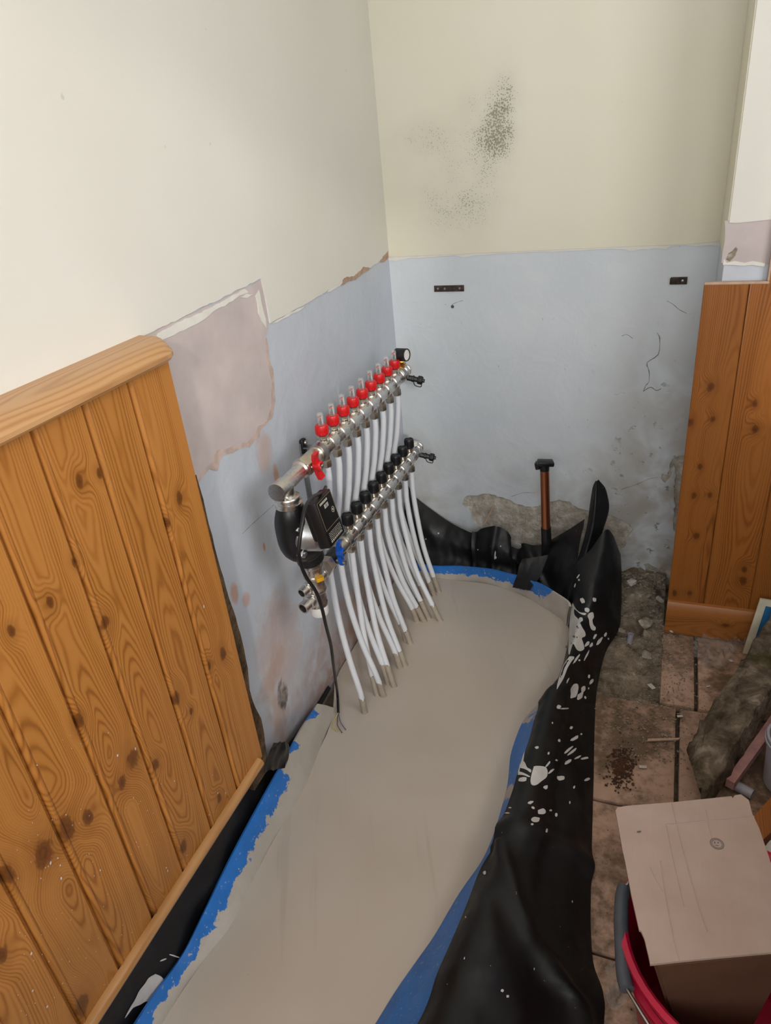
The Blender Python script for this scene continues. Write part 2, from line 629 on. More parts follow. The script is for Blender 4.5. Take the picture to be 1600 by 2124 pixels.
def concrete_patch():
    t = NT('exposed_concrete')
    p = t.pos()
    f = t.noise(p, 26.0, 7.0, 0.72)
    c = t.ramp(f, [(0.28, lin('#968c7c')), (0.5, lin('#bab1a3')), (0.72, lin('#e0dad0'))])
    nrm = t.bump(t.noise(p, 60.0, 6.0, 0.75), 0.9, 0.008)
    return t.out(c, 0.92, 0.0, nrm, 0.15)


def slab_mat():
    t = NT('mossy_broken_slab')
    p = t.pos()
    f = t.noise(p, 14.0, 7.0, 0.72, 0.4)
    c = t.ramp(f, [(0.30, lin('#2e2620')), (0.46, lin('#5b4f42')), (0.60, lin('#7f7263')), (0.72, lin('#b3a798'))])
    g = t.noise(p, 8.0, 4.0)
    c = t.mix(t.math('MULTIPLY', t.rng(g, 0.5, 0.7), 0.45), c, lin('#55502f'))
    nrm = t.bump(t.noise(p, 40.0, 7.0, 0.75), 1.0, 0.012)
    return t.out(c, 0.95, 0.0, nrm, 0.1)


def cardboard_mat(name, a, b):
    t = NT(name)
    p = t.pos()
    x, y, z = t.sep(p)
    f = t.noise(p, 7.0, 4.0)
    c = t.ramp(f, [(0.3, lin(a)), (0.7, lin(b))])
    fl = t.noise(t.comb(t.math('MULTIPLY', x, 260.0), t.math('MULTIPLY', y, 14.0), 0.0), 1.0, 2.0)
    c = t.mix(t.math('MULTIPLY', fl, 0.10), c, lin('#7d6450'))
    return t.out(c, 0.82, 0.0, t.bump(fl, 0.12, 0.001), 0.2)


def metal_mat(name, c, rough):
    t = NT(name)
    p = t.pos()
    n = t.noise(p, 130.0, 3.0)
    return t.out(lin(c), t.rng(n, 0.3, 0.7, rough * 0.95, rough * 1.05), 1.0)


def clear_mat(name, tint, opacity):
    t = NT(name)
    tr = t.n('ShaderNodeBsdfTransparent')
    tr.inputs[0].default_value = lin(tint)
    t.out(lin('#e8e6e2'), 0.16, 0.0, t.bump(t.noise(t.pos(), 45.0, 4.0), 0.5, 0.006), 0.6)
    mx = t.n('ShaderNodeMixShader')
    mx.inputs[0].default_value = opacity
    t.t.links.new(tr.outputs[0], mx.inputs[1])
    t.t.links.new(t.b.outputs[0], mx.inputs[2])
    t.t.links.new(mx.outputs[0], t.t.nodes['Material Output'].inputs['Surface'])
    return t.m


M = {}
M['cream_l'] = cream_paint('cream_wall_paint', '#dad6cc', '#e2dfd7')
M['cream_b'] = cream_paint('cream_wall_paint_mouldy', '#e2dcc6', '#e8e4d4', mould=True)
M['cream_p'] = cream_paint('pale_wall_paint', '#dcd9d0', '#e6e3db')
M['blue_l'] = blue_plaster('blue_grey_plaster_stained', '#b8bec9', '#cad0d9', True)
M['blue_b'] = blue_plaster('blue_grey_plaster', '#c9cfd5', '#dadfe3', False)
M['pink'] = plain('bare_pink_plaster', '#c9bcba', 0.75, 0, 0.07, 9.0, 0.25, 60.0)
M['paper'] = plain('torn_lining_paper', '#e3e0d8', 0.8, 0, 0.03, 30.0)
M['tear'] = plain('torn_brown_edge', '#b89a82', 0.85, 0, 0.15, 60.0, 0.3)
M['rustedge'] = plain('rust_stained_plaster', '#c6b1a8', 0.8, 0, 0.12, 40.0, 0.3)
M['concrete'] = concrete_patch()
M['crack'] = plain('crack_shadow', '#5d5751', 0.95)
M['ceiling'] = plain('ceiling_white', '#e8e6df', 0.8)
M['screed'] = screed_mat()
M['slurry'] = plain('dried_slurry', '#a39789', 0.6, 0, 0.06, 60.0, 0.25, 150.0)
M['splash'] = plain('pale_slurry_splash', '#cfcbc7', 0.45, 0, 0.04, 60.0)
M['foam'] = slurry_mix('blue_foam_edging', '#2f76c8', 0.42)
M['poly'] = poly_mat('black_polythene')
M['tape'] = plain('black_tape', '#17171a', 0.3, 0, 0.2, 40.0, 0.5, 40.0)
M['tile'] = tile_mat()
M['ground'] = ground_mat('dirty_subfloor', '#5a4e41', '#8a7c6b', '#ada08f')
M['rubble'] = ground_mat('grey_rubble', '#6b6154', '#9a8f80', '#c4bbad')
M['chip'] = plain('white_plaster_chip', '#c9c3b8', 0.8, 0, 0.1, 60.0, 0.4)
M['slab'] = slab_mat()
M['metal'] = metal_mat('nickel_plated_brass', '#dddad6', 0.28)
M['metal_w'] = metal_mat('warm_nickel', '#d3cabb', 0.32)
M['alu'] = metal_mat('cast_aluminium', '#c3c7ca', 0.38)
M['steel'] = metal_mat('zinc_steel', '#a9a9aa', 0.32)
M['brass'] = metal_mat('brass', '#b98d3e', 0.3)
M['rust'] = plain('rusty_iron', '#4a3a32', 0.7, 0.3, 0.3, 90.0, 0.4)
M['copper'] = metal_mat('copper', '#c4805c', 0.32)
M['red'] = plain('red_plastic', '#d01c20', 0.36, 0, 0.03)
M['redb'] = plain('crimson_bucket_plastic', '#c0173e', 0.36, 0, 0.05)
M['blue'] = plain('blue_plastic', '#0f4fae', 0.36, 0, 0.03)
M['black'] = plain('black_plastic', '#141416', 0.42, 0, 0.05)
M['blackg'] = plain('black_gloss_panel', '#0e0d0e', 0.22, 0, 0.02)
M['white'] = plain('white_plastic', '#e2e0dc', 0.45, 0, 0.02)
M['pex'] = plain('white_heating_pipe', '#d6d9df', 0.38, 0, 0.02)
M['grey'] = plain('grey_plastic', '#a6a6b0', 0.5, 0, 0.05)
M['grip'] = plain('dark_grey_handle', '#4b5058', 0.5, 0, 0.08, 60.0)
M['yellow'] = plain('yellow_tag', '#d9a018', 0.5)
M['print'] = plain('pale_print', '#b9b4aa', 0.5)
M['gold'] = plain('gold_line', '#9c8a66', 0.4)
M['pinkfoam'] = plain('pink_insulation', '#b98a86', 0.9, 0, 0.12, 40.0, 0.5)
M['bluecard'] = plain('blue_board', '#2470a8', 0.5)
M['creamedge'] = plain('cream_board_edge', '#cfc8b2', 0.7)
M['card'] = cardboard_mat('cardboard', '#a58e81', '#b5a095')
M['card_shade'] = cardboard_mat('cardboard_shaded', '#54392b', '#644634')  # box sides: same cardboard, with their shade put into the colour
M['ink'] = plain('stamp_ink', '#6d6460', 0.8)
M['film'] = clear_mat('clear_plastic_film', '#f6f4f2', 0.13)
M['glass'] = clear_mat('clear_sight_tube', '#fafafa', 0.22)
M['raw'] = plain('raw_wood_edge', '#c3a48c', 0.8, 0, 0.1, 60.0)
M['batten'] = ground_mat('old_batten', '#3d3124', '#5f4d3a', '#776450')
M['wireb'] = plain('blue_wire', '#4a4f86', 0.4)
M['wirebr'] = plain('brown_wire', '#5b4339', 0.4)
M['wirey'] = plain('yellow_wire', '#cdbd52', 0.4)


def kx(pts, x=0.06):  # knots seen on the left panelling -> (y, z, size)
    out = []
    for px, py, s in pts:
        p = on_x(px, py, x)
        out.append((p.y, p.z, s))
    return out


LK = kx([(164, 998, .010), (206, 982, .008), (373, 1035, .011), (347, 1085, .008), (104, 1250, .009), (24, 1310, .008), (155, 1165, .008),
         (216, 1290, .012), (463, 1356, .013), (434, 1381, .009), (366, 1448, .013), (396, 1475, .008), (164, 1496, .011), (276, 1575, .017),
         (253, 1621, .013), (323, 1585, .011), (138, 1718, .020), (184, 1694, .015), (90, 1770, .021), (15, 1815, .016), (380, 1757, .014),
         (320, 1905, .014), (170, 2085, .018), (4, 1980, .013), (455, 1655, .010)])
def pine_for(u0, u1):   # the same pine, with the knots this board has
    return wood('varnished_pine', 1, 2, [k for k in LK if u0 - .025 < k[0] < u1 + .025], '#b67b3d', '#a56a2f', '#7e4b1d')
M['pinecap'] = wood('pine_cap_rail', 0, 1, [], '#c69a6c', '#bb8d5f', '#a5774a', ring=0.006, width=0.085)
M['pinebead'] = wood('pine_foot_bead', 2, 1, [], '#b98a5a', '#aa7a48', '#8a5c30', ring=0.006, width=0.02)
RK = []
for px, py, s in [(1475, 803, .011), (1432, 875, .010), (1479, 869, .008), (1566, 890, .010), (1567, 838, .008), (1453, 969, .008), (1440, 1027, .009),
                  (1473, 1027, .008), (1445, 1112, .009), (1400, 1230, .009), (1431, 1230, .009), (1542, 1205, .013), (1545, 1180, .010)]:
    p = on_y(px, py, -0.28)
    RK.append((p.x, p.z, s))
def pine_r_for(u0, u1):
    return wood('varnished_pine_dark', 0, 2, [k for k in RK if u0 - .02 < k[0] < u1 + .02], '#a0642e', '#8f5524', '#6f3f17')
M['pine_r'] = pine_r_for(5, 5)
p = on_y(1505, 1297, -0.30)
M['pine_s'] = wood('pine_skirting', 2, 0, [(p.z, p.x, .009)], '#a06632', '#8f5828', '#6f3f19')

# ================================================================== THE ROOM
RX, FY, CZ = 1.70, -3.3, 2.45        # right wall, front wall (behind the camera), ceiling

# ---- left wall: solid wall, with the paint layers still on it as thin sheets
w = MB().box((-0.15, FY, -0.06), (0.0, 0.16, CZ)).build('wall_left', M['blue_l'], smooth=0)
tag(w, kind='structure')
PTL = [(217, 737), (277, 707), (394, 649), (470, 612), (540, 578), (549, 617), (559, 670), (600, 648), (640, 626), (672, 607), (684, 598), (700, 591),
       (712, 577), (735, 573), (748, 560), (768, 555), (786, 541), (795, 534), (806, 528)]
low = [Vector((0, FY, 1.097)), Vector((0, -1.40, 1.097))] + ragged([on_x(px, py) for px, py in PTL], 0.012, 0.0015, seed=3)
low[-1].y = 0.0
loop = flat(low + [Vector((0, 0, CZ)), Vector((0, FY, CZ))], 0, 0.0)
MB().sheet([loop], (0.003, 0, 0)).build('cream_paint_layer', M['cream_l'], w, smooth=0)
pinkpx = [(300, 695), (394, 651), (540, 581), (548, 617), (557, 672), (551, 700), (555, 737), (566, 775), (570, 831), (562, 869), (540, 887), (536, 906),
          (517, 925), (490, 931), (461, 940), (450, 974), (434, 968), (420, 985), (405, 1005), (360, 900), (330, 740)]
MB().sheet([flat(ragged([on_x(*p) for p in pinkpx], 0.02, 0.003, True, 5), 0, 0.0)], (0.0009, 0, 0)).build('pink_plaster_patch', M['pink'], w, smooth=0)
rim = [(552, 700), (557, 737), (567, 775), (571, 831), (563, 869), (541, 889), (537, 908), (517, 928), (490, 934), (462, 944), (451, 977), (434, 972), (420, 990), (407, 1008)]
inn = [(411, 996), (422, 974), (438, 960), (449, 934), (470, 931), (512, 918), (528, 900), (534, 884), (552, 874), (557, 858), (562, 830), (563, 790), (552, 745), (550, 705)]
MB().sheet([flat(ragged([on_x(*p) for p in rim + inn], 0.014, 0.004, True, 6), 0, 0.0009)], (0.0004, 0, 0)).build('rust_stained_edge', M['rustedge'], w, smooth=0)
for k, pl in enumerate([[(326, 692), (375, 666), (431, 640), (470, 619), (506, 599), (514, 606), (495, 613), (480, 625), (439, 647), (416, 666), (370, 688), (337, 704), (318, 708)],
                        [(529, 614), (536, 602), (541, 629), (550, 662), (551, 680), (543, 668), (535, 651), (533, 630)],
                        [(497, 617), (510, 609), (524, 611), (512, 618)],
                        [(672, 610), (690, 601), (712, 589), (716, 582), (703, 586), (683, 598)],
                        [(560, 672), (580, 660), (612, 643), (640, 630), (612, 648), (575, 668)]]):
    MB().sheet([flat(ragged([on_x(*p) for p in pl], 0.012, 0.0015, True, 20 + k), 0, 0.0009)], (0.0014, 0, 0)).build('torn_paper', M['paper'], w, smooth=0)
for k, pl in enumerate([[(705, 592), (713, 577), (733, 573), (745, 562), (752, 553), (768, 556), (752, 566), (735, 580), (720, 584)],
                        [(788, 545), (793, 531), (803, 520), (804, 534), (799, 540)]]):
    MB().sheet([flat(ragged([on_x(*p) for p in pl], 0.01, 0.002, True, 30 + k), 0, 0.0009)], (0.0028, 0, 0)).build('torn_edge', M['tear'], w, smooth=0)


def crack(pl, plane, width, parent, m='crack'):
    pts = spline([plane(*p) for p in pl], 3)
    n = Vector((0, -1, 0)) if plane is on_y else Vector((1, 0, 0))
    L = []; R = []
    for i, q in enumerate(pts):
        t = (pts[min(i + 1, len(pts) - 1)] - pts[max(i - 1, 0)]).normalized()
        s = t.cross(n) * (width * 0.5 * (0.35 + 0.65 * random.random()))
        L.append(q + s + n * 0.0004); R.append(q - s + n * 0.0004)
    return MB().grid([L, R]).build('crack', M[m], parent, smooth=0, fix=False)


crack([(503, 1107), (520, 1090), (540, 1072), (568, 1047)], on_x, 0.0016, w)

# ---- back wall: concrete core, old plaster skim with lumps knocked out of it, cream paint above
w = MB().box((-0.15, 0.007, -0.06), (RX, 0.16, CZ)).build('wall_back', M['concrete'], smooth=0)
tag(w, kind='structure')
hole1 = [(958, 1046), (968, 1029), (985, 1028), (998, 1025), (1021, 1026), (1044, 1032), (1061, 1038), (1073, 1046), (1090, 1051), (1104, 1053), (1122, 1046),
         (1147, 1040), (1159, 1036), (1182, 1040), (1193, 1049), (1208, 1056), (1219, 1059), (1240, 1062), (1262, 1066), (1277, 1073), (1300, 1084), (1314, 1096),
         (1303, 1112), (1300, 1127), (1291, 1138), (1250, 1150), (1180, 1152), (1110, 1148), (1078, 1130), (1061, 1121), (1032, 1101), (995, 1092), (984, 1084), (975, 1061)]
hole2 = [(1430, 943), (1412, 944), (1398, 950), (1390, 962), (1386, 985), (1374, 984), (1372, 992), (1380, 1002), (1392, 985), (1398, 965), (1402, 990), (1398, 1020),
         (1401, 1045), (1396, 1075), (1400, 1110), (1420, 1110)]
hole3 = [(1336, 1171), (1345, 1168), (1365, 1180), (1356, 1193), (1341, 1187)]
foot = [(1390, 1172), (1372, 1176), (1350, 1196), (1335, 1200), (1312, 1182), (1296, 1186), (1270, 1184)]
H = [flat(ragged([on_y(*p) for p in h], 0.009, 0.0035, True, 40 + k), 1, 0.0) for k, h in enumerate((hole1, hole2, hole3))]
bot = [on_y(*p) for p in foot]
outer = [Vector((0, 0, CZ)), Vector((0, 0, -0.05)), Vector((bot[-1].x, 0, -0.05))] + list(reversed(ragged(bot, 0.012, 0.004, False, 9))) + [Vector((0.93, 0, 0.03)), Vector((0.93, 0, CZ))]
MB().sheet([flat(outer, 1, 0.0)] + H, (0, 0.007, 0)).build('plaster_skim', M['blue_b'], w, smooth=0)
line = [(803, 533), (850, 531), (950, 527), (1050, 522), (1150, 518), (1250, 513), (1350, 509), (1430, 506), (1502, 499)]
lowb = [on_y(*p) for p in line]
lowb[0].x = 0.0
MB().sheet([flat(lowb + [Vector((0.93, 0, CZ)), Vector((0, 0, CZ))], 1, 0.0)], (0, -0.003, 0)).build('cream_paint_layer', M['cream_b'], w, smooth=0)
torn = [(1499, 513), (1476, 508), (1447, 511), (1422, 508), (1390, 511), (1383, 517), (1358, 514), (1349, 517), (1327, 517), (1311, 522), (1297, 517), (1273, 516),
        (1240, 517), (1215, 519), (1180, 520), (1150, 522), (1100, 523), (1070, 525), (1040, 526), (985, 529), (972, 533), (959, 535), (949, 530), (900, 533), (850, 535), (826, 541), (806, 541)]
up = [on_y(px, py - 3) for px, py in line]
MB().sheet([flat(ragged([on_y(*p) for p in torn], 0.02, 0.0012, False, 12) + up, 1, 0.0)], (0, -0.0016, 0)).build('torn_paper', M['paper'], w, smooth=0)
for pl, wd in (([(1363, 690), (1369, 702), (1366, 735), (1343, 752), (1347, 770), (1347, 790), (1340, 800), (1335, 812)], 0.0022),
               ([(1384, 624), (1398, 632), (1408, 641), (1425, 650)], 0.0016), ([(1290, 697), (1301, 694), (1313, 702)], 0.0013),
               ([(1061, 1030), (1085, 1022), (1110, 1022)], 0.0014), ([(1335, 812), (1350, 803), (1362, 810), (1372, 806)], 0.0022),
               ([(938, 632), (945, 628), (961, 623)], 0.0013), ([(1290, 1015), (1320, 1005), (1345, 994), (1365, 990)], 0.0015)):
    crack(pl, on_y, wd, w)
# nail hole under the left bracket
MB().lathe([(0.005, 0), (0.005, 0.0006)], on_y(939, 636), (0, -1, 0), 12).build('nail_hole', M['crack'], w)

# ---- projecting pier on the right (chimney breast), bare pink plaster low down
PX, PY = 0.903, -0.262
w = MB().box((PX, PY, -0.05), (RX, 0.01, CZ)).build('wall_pier', M['blue_l'], smooth=0)
tag(w, kind='structure')
top = [(1507, 462), (1530, 462), (1552, 460), (1580, 457), (1640, 452)]
tp = ragged([on_y(px, py, PY) for px, py in top], 0.02, 0.0012, False, 14)
tp[0].x = PX
MB().sheet([flat(tp + [Vector((RX, 0, tp[-1].z)), Vector((RX, 0, CZ)), Vector((PX, 0, CZ))], 1, PY)], (0, -0.003, 0)).build('cream_paint_layer', M['cream_p'], w, smooth=0)
MB().box((PX - 0.003, PY, 1.03), (PX, -0.004, CZ)).build('side_paint_layer', M['cream_b'], w, smooth=0)
pk = [(1504, 458), (1504, 500), (1497, 545), (1512, 546), (1528, 542), (1545, 546), (1562, 542), (1590, 548), (1640, 550), (1640, 450)]
MB().sheet([flat(ragged([on_y(px, py, PY) for px, py in pk], 0.02, 0.001, True, 15), 1, PY)], (0, -0.001, 0)).build('pink_plaster_patch', M['pink'], w, smooth=0)
pk = [(1502, 536), (1508, 545), (1525, 541), (1545, 545), (1562, 541), (1588, 546), (1586, 553), (1560, 549), (1540, 551), (1520, 549), (1500, 549)]
MB().sheet([flat([on_y(px, py, PY) for px, py in pk], 1, PY - 0.001)], (0, -0.0015, 0)).build('torn_paper', M['paper'], w, smooth=0)
pk = [(1507, 538), (1512, 525), (1520, 520), (1527, 512), (1531, 516), (1526, 530), (1514, 542)]
MB().sheet([flat(ragged([on_y(px, py, PY) for px, py in pk], 0.006, 0.002, True, 16), 1, PY - 0.001)], (0, -0.0008, 0)).build('scuffed_plaster', M['rubble'], w, smooth=0)

# ---- right wall with its window, front wall with its window, ceiling (all outside the picture)
w = MB()
for lo, hi in (((RX, FY, -0.05), (RX + 0.15, -2.15, CZ)), ((RX, -0.95, -0.05), (RX + 0.15, 0.16, CZ)), ((RX, -2.15, -0.05), (RX + 0.15, -0.95, 1.0)), ((RX, -2.15, 2.16), (RX + 0.15, -0.95, CZ))):
    w.box(lo, hi)
tag(w.build('wall_right', M['cream_l'], smooth=0), kind='structure')
w = MB()
for lo, hi in (((-0.15, FY - 0.15, -0.05), (0.3, FY, CZ)), ((1.66, FY - 0.15, -0.05), (RX + 0.15, FY, CZ)), ((0.3, FY - 0.15, -0.05), (1.66, FY, 0.95)), ((0.3, FY - 0.15, 2.40), (1.66, FY, CZ))):
    w.box(lo, hi)
tag(w.build('wall_front', M['cream_l'], smooth=0), kind='structure')
tag(MB().box((-0.15, FY - 0.15, CZ), (RX + 0.15, 0.16, CZ + 0.1)).build('ceiling', M['ceiling'], smooth=0), kind='structure')

# frames of the two windows
f_ = MB()
for lo, hi in (((1.72, -2.15, 1.0), (1.78, -2.11, 2.16)), ((1.72, -0.99, 1.0), (1.78, -0.95, 2.16)), ((1.72, -2.11, 1.0), (1.78, -0.99, 1.04)), ((1.72, -2.11, 2.12), (1.78, -0.99, 2.16))):
    f_.box(lo, hi, .003)
tag(f_.build('window_1', M['white'], smooth=0), kind='structure')
f_ = MB()
for lo, hi in (((0.30, FY - .08, .95), (0.34, FY - .02, 2.40)), ((1.62, FY - .08, .95), (1.66, FY - .02, 2.40)), ((0.34, FY - .08, .95), (1.62, FY - .02, .99)), ((0.34, FY - .08, 2.37), (1.62, FY - .02, 2.40))):
    f_.box(lo, hi, .003)
tag(f_.build('window_2', M['white'], smooth=0), kind='structure')

# ================================================================== FLOOR
fl = MB().box((-0.15, FY - 0.15, -0.12), (RX + 0.15, 0.16, -0.034)).build('floor', M['ground'], smooth=0)
tag(fl, kind='structure')
tr = random.Random(4)
TW = 0.342
tile_mesh = None
rows = [(-0.935, -0.600, 0.912), (-1.277, -0.942, 0.968), (-0.593, -0.262, 0.955)]
yy = -1.284
k = 0
while yy > -3.2:
    rows.append((yy - 0.335, yy, 0.912 + (0.06 if k % 2 else 0.0)))
    yy -= TW
    k += 1
for (y0, y1, xj) in rows:
    xs = []
    x = xj - TW * 1
    while x < RX - 0.05:
        xs.append((x, min(x + TW - 0.009, RX)))
        x += TW
    for (x0, x1) in xs:
        if y1 > -0.3 and x0 < 0.85:
            if x1 < 0.87: continue
            x0 = 0.863
        if x0 < 0.69: x0 = 0.70
        z = tr.uniform(-0.002, 0.001)
        t_ = MB().box((x0, y0, -0.034), (x1, y1, z), 0.004)
        t_.build('floor_tile', M['tile'], fl, smooth=30)

# uneven mortar bed and broken ground between the membrane and the tiles
def ground_h(x, y):
    h = -0.012 + 0.016 * noise.fractal(Vector((x * 14, y * 14, 3.1)), 0.8, 2.1, 5)
    h += 0.035 * max(0.0, 1 - ((x - 0.79) / 0.10) ** 2 - ((y + 0.03) / 0.17) ** 2)
    d = max(0.0, 1 - ((x - 0.765) / 0.045) ** 2 - ((y + 0.285) / 0.05) ** 2)
    h -= 0.05 * d ** 0.5
    h = max(h, -0.028 if d <= 0 else -0.06)
    return h


rws = []
for i in range(75):
    y = lerp(-0.604, 0.004, i / 74)
    rws.append([Vector((x, y, ground_h(x, y))) for x in [lerp(0.60, 0.864, j / 40) for j in range(41)]])
MB().grid(rws).build('broken_ground', M['ground'], fl, kind='stuff')

# ---- the fresh screed slab
SCR = [on_z(*p) for p in [(905, 1200), (960, 1205), (1010, 1211), (1060, 1225), (1090, 1238), (1135, 1262), (1170, 1288), (1182, 1310), (1180, 1350), (1165, 1400),
                          (1130, 1450), (1088, 1500), (1064, 1560), (1059, 1620), (1047, 1670), (1025, 1740), (1000, 1800), (950, 1872), (900, 1950), (850, 2030), (790, 2124)]]
SCR = [Vector((0.004, -0.17, 0)), Vector((0.07, -0.172, 0))] + SCR + [Vector((0.40, -1.66, 0)), Vector((0.37, -1.85, 0)), Vector((0.36, -2.3, 0)), Vector((0.36, FY, 0))]
SL = [on_z(*p) for p in [(335, 2124), (410, 2010), (486, 1900), (555, 1765), (620, 1650), (660, 1560), (690, 1490)]]
SL = [Vector((0.07, FY, 0)), Vector((0.070, -2.2, 0)), Vector((0.070, -1.8, 0))] + SL + [Vector((0.012, -0.74, 0)), Vector((0.004, -0.66, 0))]
outline = spline(SCR, 3) + spline(SL, 2)
scr = MB().sheet([outline], (0, 0, -0.034)).build('screed', M['screed'], smooth=0)
tag(scr, 'smooth beige-grey liquid screed poured between black membrane and left wall', 'screed', kind='structure')

# ================================================================== EDGING (blue foam strip) AND MEMBRANE
def set_attr(o, vals, name='slurry'):
    a = o.data.attributes.new(name, 'FLOAT', 'POINT')
    a.data.foreach_set('value', vals)


def ribbon(name, bottom, top, thick, nsub, nv, slur, label, cat, mat_, jit=0.0):
    """a strip standing on the line 'bottom' and reaching 'top'; slur(u,v) = how much slurry clings to it"""
    B = spline(bottom, nsub); T = spline(top, nsub)
    n = len(B)
    vals = []
    front = []; back = []
    for i in range(n):
        u = i / (n - 1)
        tg = (B[min(i + 1, n - 1)] - B[max(i - 1, 0)]).normalized()
        r = []
        r2 = []
        for j in range(nv + 1):
            v = j / nv
            p = B[i].lerp(T[i], v)
            nn = tg.cross((T[i] - B[i]).normalized())
            p = p + nn * (jit * noise.noise(Vector((u * 9, v * 2, 5.5))))
            r.append(p)
            r2.append(p + nn * thick)
        front.append(r); back.append(r2)
    m = MB()
    m.grid(front)
    m.grid(back)
    N = n * (nv + 1)
    for i in range(n - 1):   # rims
        a = i * (nv + 1) + nv; b = (i + 1) * (nv + 1) + nv
        m.f.append((a, b, b + N, a + N))
        a = i * (nv + 1); b = (i + 1) * (nv + 1)
        m.f.append((a, b, b + N, a + N))
    o = m.build(name, M[mat_], smooth=50)
    for q in range(2):
        for i in range(n):
            for j in range(nv + 1):
                vals.append(slur(i / (n - 1), j / nv))
    set_attr(o, vals)
    return tag(o, label, cat), front


# left strip, leaning back against the wall
tl = [Vector((0.046, -2.4, 0.055)), Vector((0.046, -2.0, 0.055)), Vector((0.046, -1.78, 0.055)), on_x(301, 2082, 0.046), on_x(373, 1988, 0.05), on_x(420, 1893, 0.05), on_x(483, 1766, 0.05), on_x(545, 1650, 0.048), on_x(595, 1560, 0.044), on_x(628, 1505, 0.036), on_x(655, 1462, 0.018)]
bl = [Vector((0.070, -2.4, -0.005)), Vector((0.070, -2.0, -0.005)), Vector((0.070, -1.75, -0.005)), on_z(360, 2080, -.005), on_z(425, 1990, -.005), on_z(486, 1900, -.005), on_z(555, 1765, -.005), on_z(615, 1660, -.005), on_z(655, 1570, -.005), on_z(676, 1515, -.005), on_z(695, 1470, -.005)]


def sl_left(u, v):
    base = 1.02 - v * 1.0
    if u > 0.74:
        base += 0.95 * min(1, (u - 0.74) / 0.03)
        base -= 1.7 * math.exp(-((u - 0.815) / 0.020) ** 2) * max(0, (v - 0.30))
        base -= 1.9 * math.exp(-((u - 0.945) / 0.020) ** 2) * max(0, (v - 0.20))
    return base


EL, _ = ribbon('edging_strip', bl, tl, 0.007, 8, 8, sl_left, 'blue foam edging strip smeared with slurry, along the left pine panelling', 'edging strip', 'foam', 0.006)
# back strip, curving round to the right
bb = [Vector((0.02, -0.168, -.005)), on_z(890, 1199, -.005), on_z(960, 1204, -.005), on_z(1010, 1210, -.005), on_z(1060, 1224, -.005), on_z(1092, 1238, -.005), on_z(1135, 1262, -.005), on_z(1168, 1286, -.005), on_z(1178, 1300, -.005)]
tb = [Vector((0.015, -0.155, 0.055)), on_y(890, 1172, -0.16), on_y(960, 1173, -0.155), on_y(1010, 1179, -0.158), on_y(1060, 1189, -0.17), on_y(1095, 1199, -0.198), on_y(1140, 1219, -0.255), on_y(1176, 1244, -0.305), on_y(1187, 1258, -0.325)]


def sl_back(u, v):
    b = 0.95 - v * 0.95
    if u > 0.72: b += 0.55 * min(1, (u - 0.72) / 0.08) * (0.5 + v * 0.6)
    return b


EB, _ = ribbon('edging_strip', bb, tb, 0.007, 8, 8, sl_back, 'blue foam edging strip curving round the far end of the screed', 'edging strip', 'foam', 0.004)
# right strip, pushed outward by the screed
br = [on_z(*p, -.004) for p in [(1118, 1465), (1088, 1500), (1064, 1560), (1059, 1620), (1046, 1675), (1025, 1740), (1000, 1800), (950, 1872), (900, 1950), (850, 2030), (790, 2124)]] + [Vector((0.40, -1.66, -.004)), Vector((0.37, -1.85, -.004)), Vector((0.36, -2.4, -.004))]
tr_ = [on_z(*p, .085) for p in [(1150, 1470), (1122, 1500), (1108, 1560), (1090, 1620), (1072, 1670), (1046, 1740), (1018, 1800), (1005, 1872), (965, 1950), (925, 2030), (880, 2124)]] + [Vector((0.50, -1.66, .085)), Vector((0.47, -1.85, .085)), Vector((0.46, -2.4, .085))]


def sl_right(u, v):
    if u < 0.08: return 0.62 - 0.3 * v
    return 0.16 + 0.55 * math.exp(-((u - 0.27) / 0.03) ** 2)


ER, _ = ribbon('edging_strip', br, tr_, 0.007, 6, 8, sl_right, 'blue foam edging strip leaning outward along the right edge of the screed', 'edging strip', 'foam', 0.004)


# ---- black polythene
def loft(cols, nu, nv, wr, seed, crease=None):
    """cols: list of control polylines (same length); smooth surface through them with wrinkles"""
    rowsP = [spline([Vector(p) for p in c], nv) for c in cols]
    n = len(rowsP[0])
    rows_ = []
    L = [spline([rp[j] for rp in rowsP], nu) for j in range(n)]
    m = len(L[0])
    for i in range(m): rows_.append([L[j][i] for j in range(n)])
    out = []
    for i in range(m):
        r = []
        for j in range(n):
            p = rows_[i][j]
            a = rows_[min(i + 1, m - 1)][j] - rows_[max(i - 1, 0)][j]
            b = rows_[i][min(j + 1, n - 1)] - rows_[i][max(j - 1, 0)]
            nn = a.cross(b)
            nn = nn.normalized() if nn.length > 1e-9 else Vector((0, 0, 1))
            u = i / (m - 1); v = j / (n - 1)
            d = wr * (noise.noise(Vector((p.x * 16, p.y * 16, p.z * 16 + seed))) + 0.6 * abs(noise.noise(Vector((p.x * 34 + seed, p.y * 20, p.z * 34)))))
            d *= min(1, 5 * v + .15, 5 * (1 - v) + .15)
            if crease: d += crease(u, v, p)
            r.append(p + nn * d)
        out.append(r)
    return out


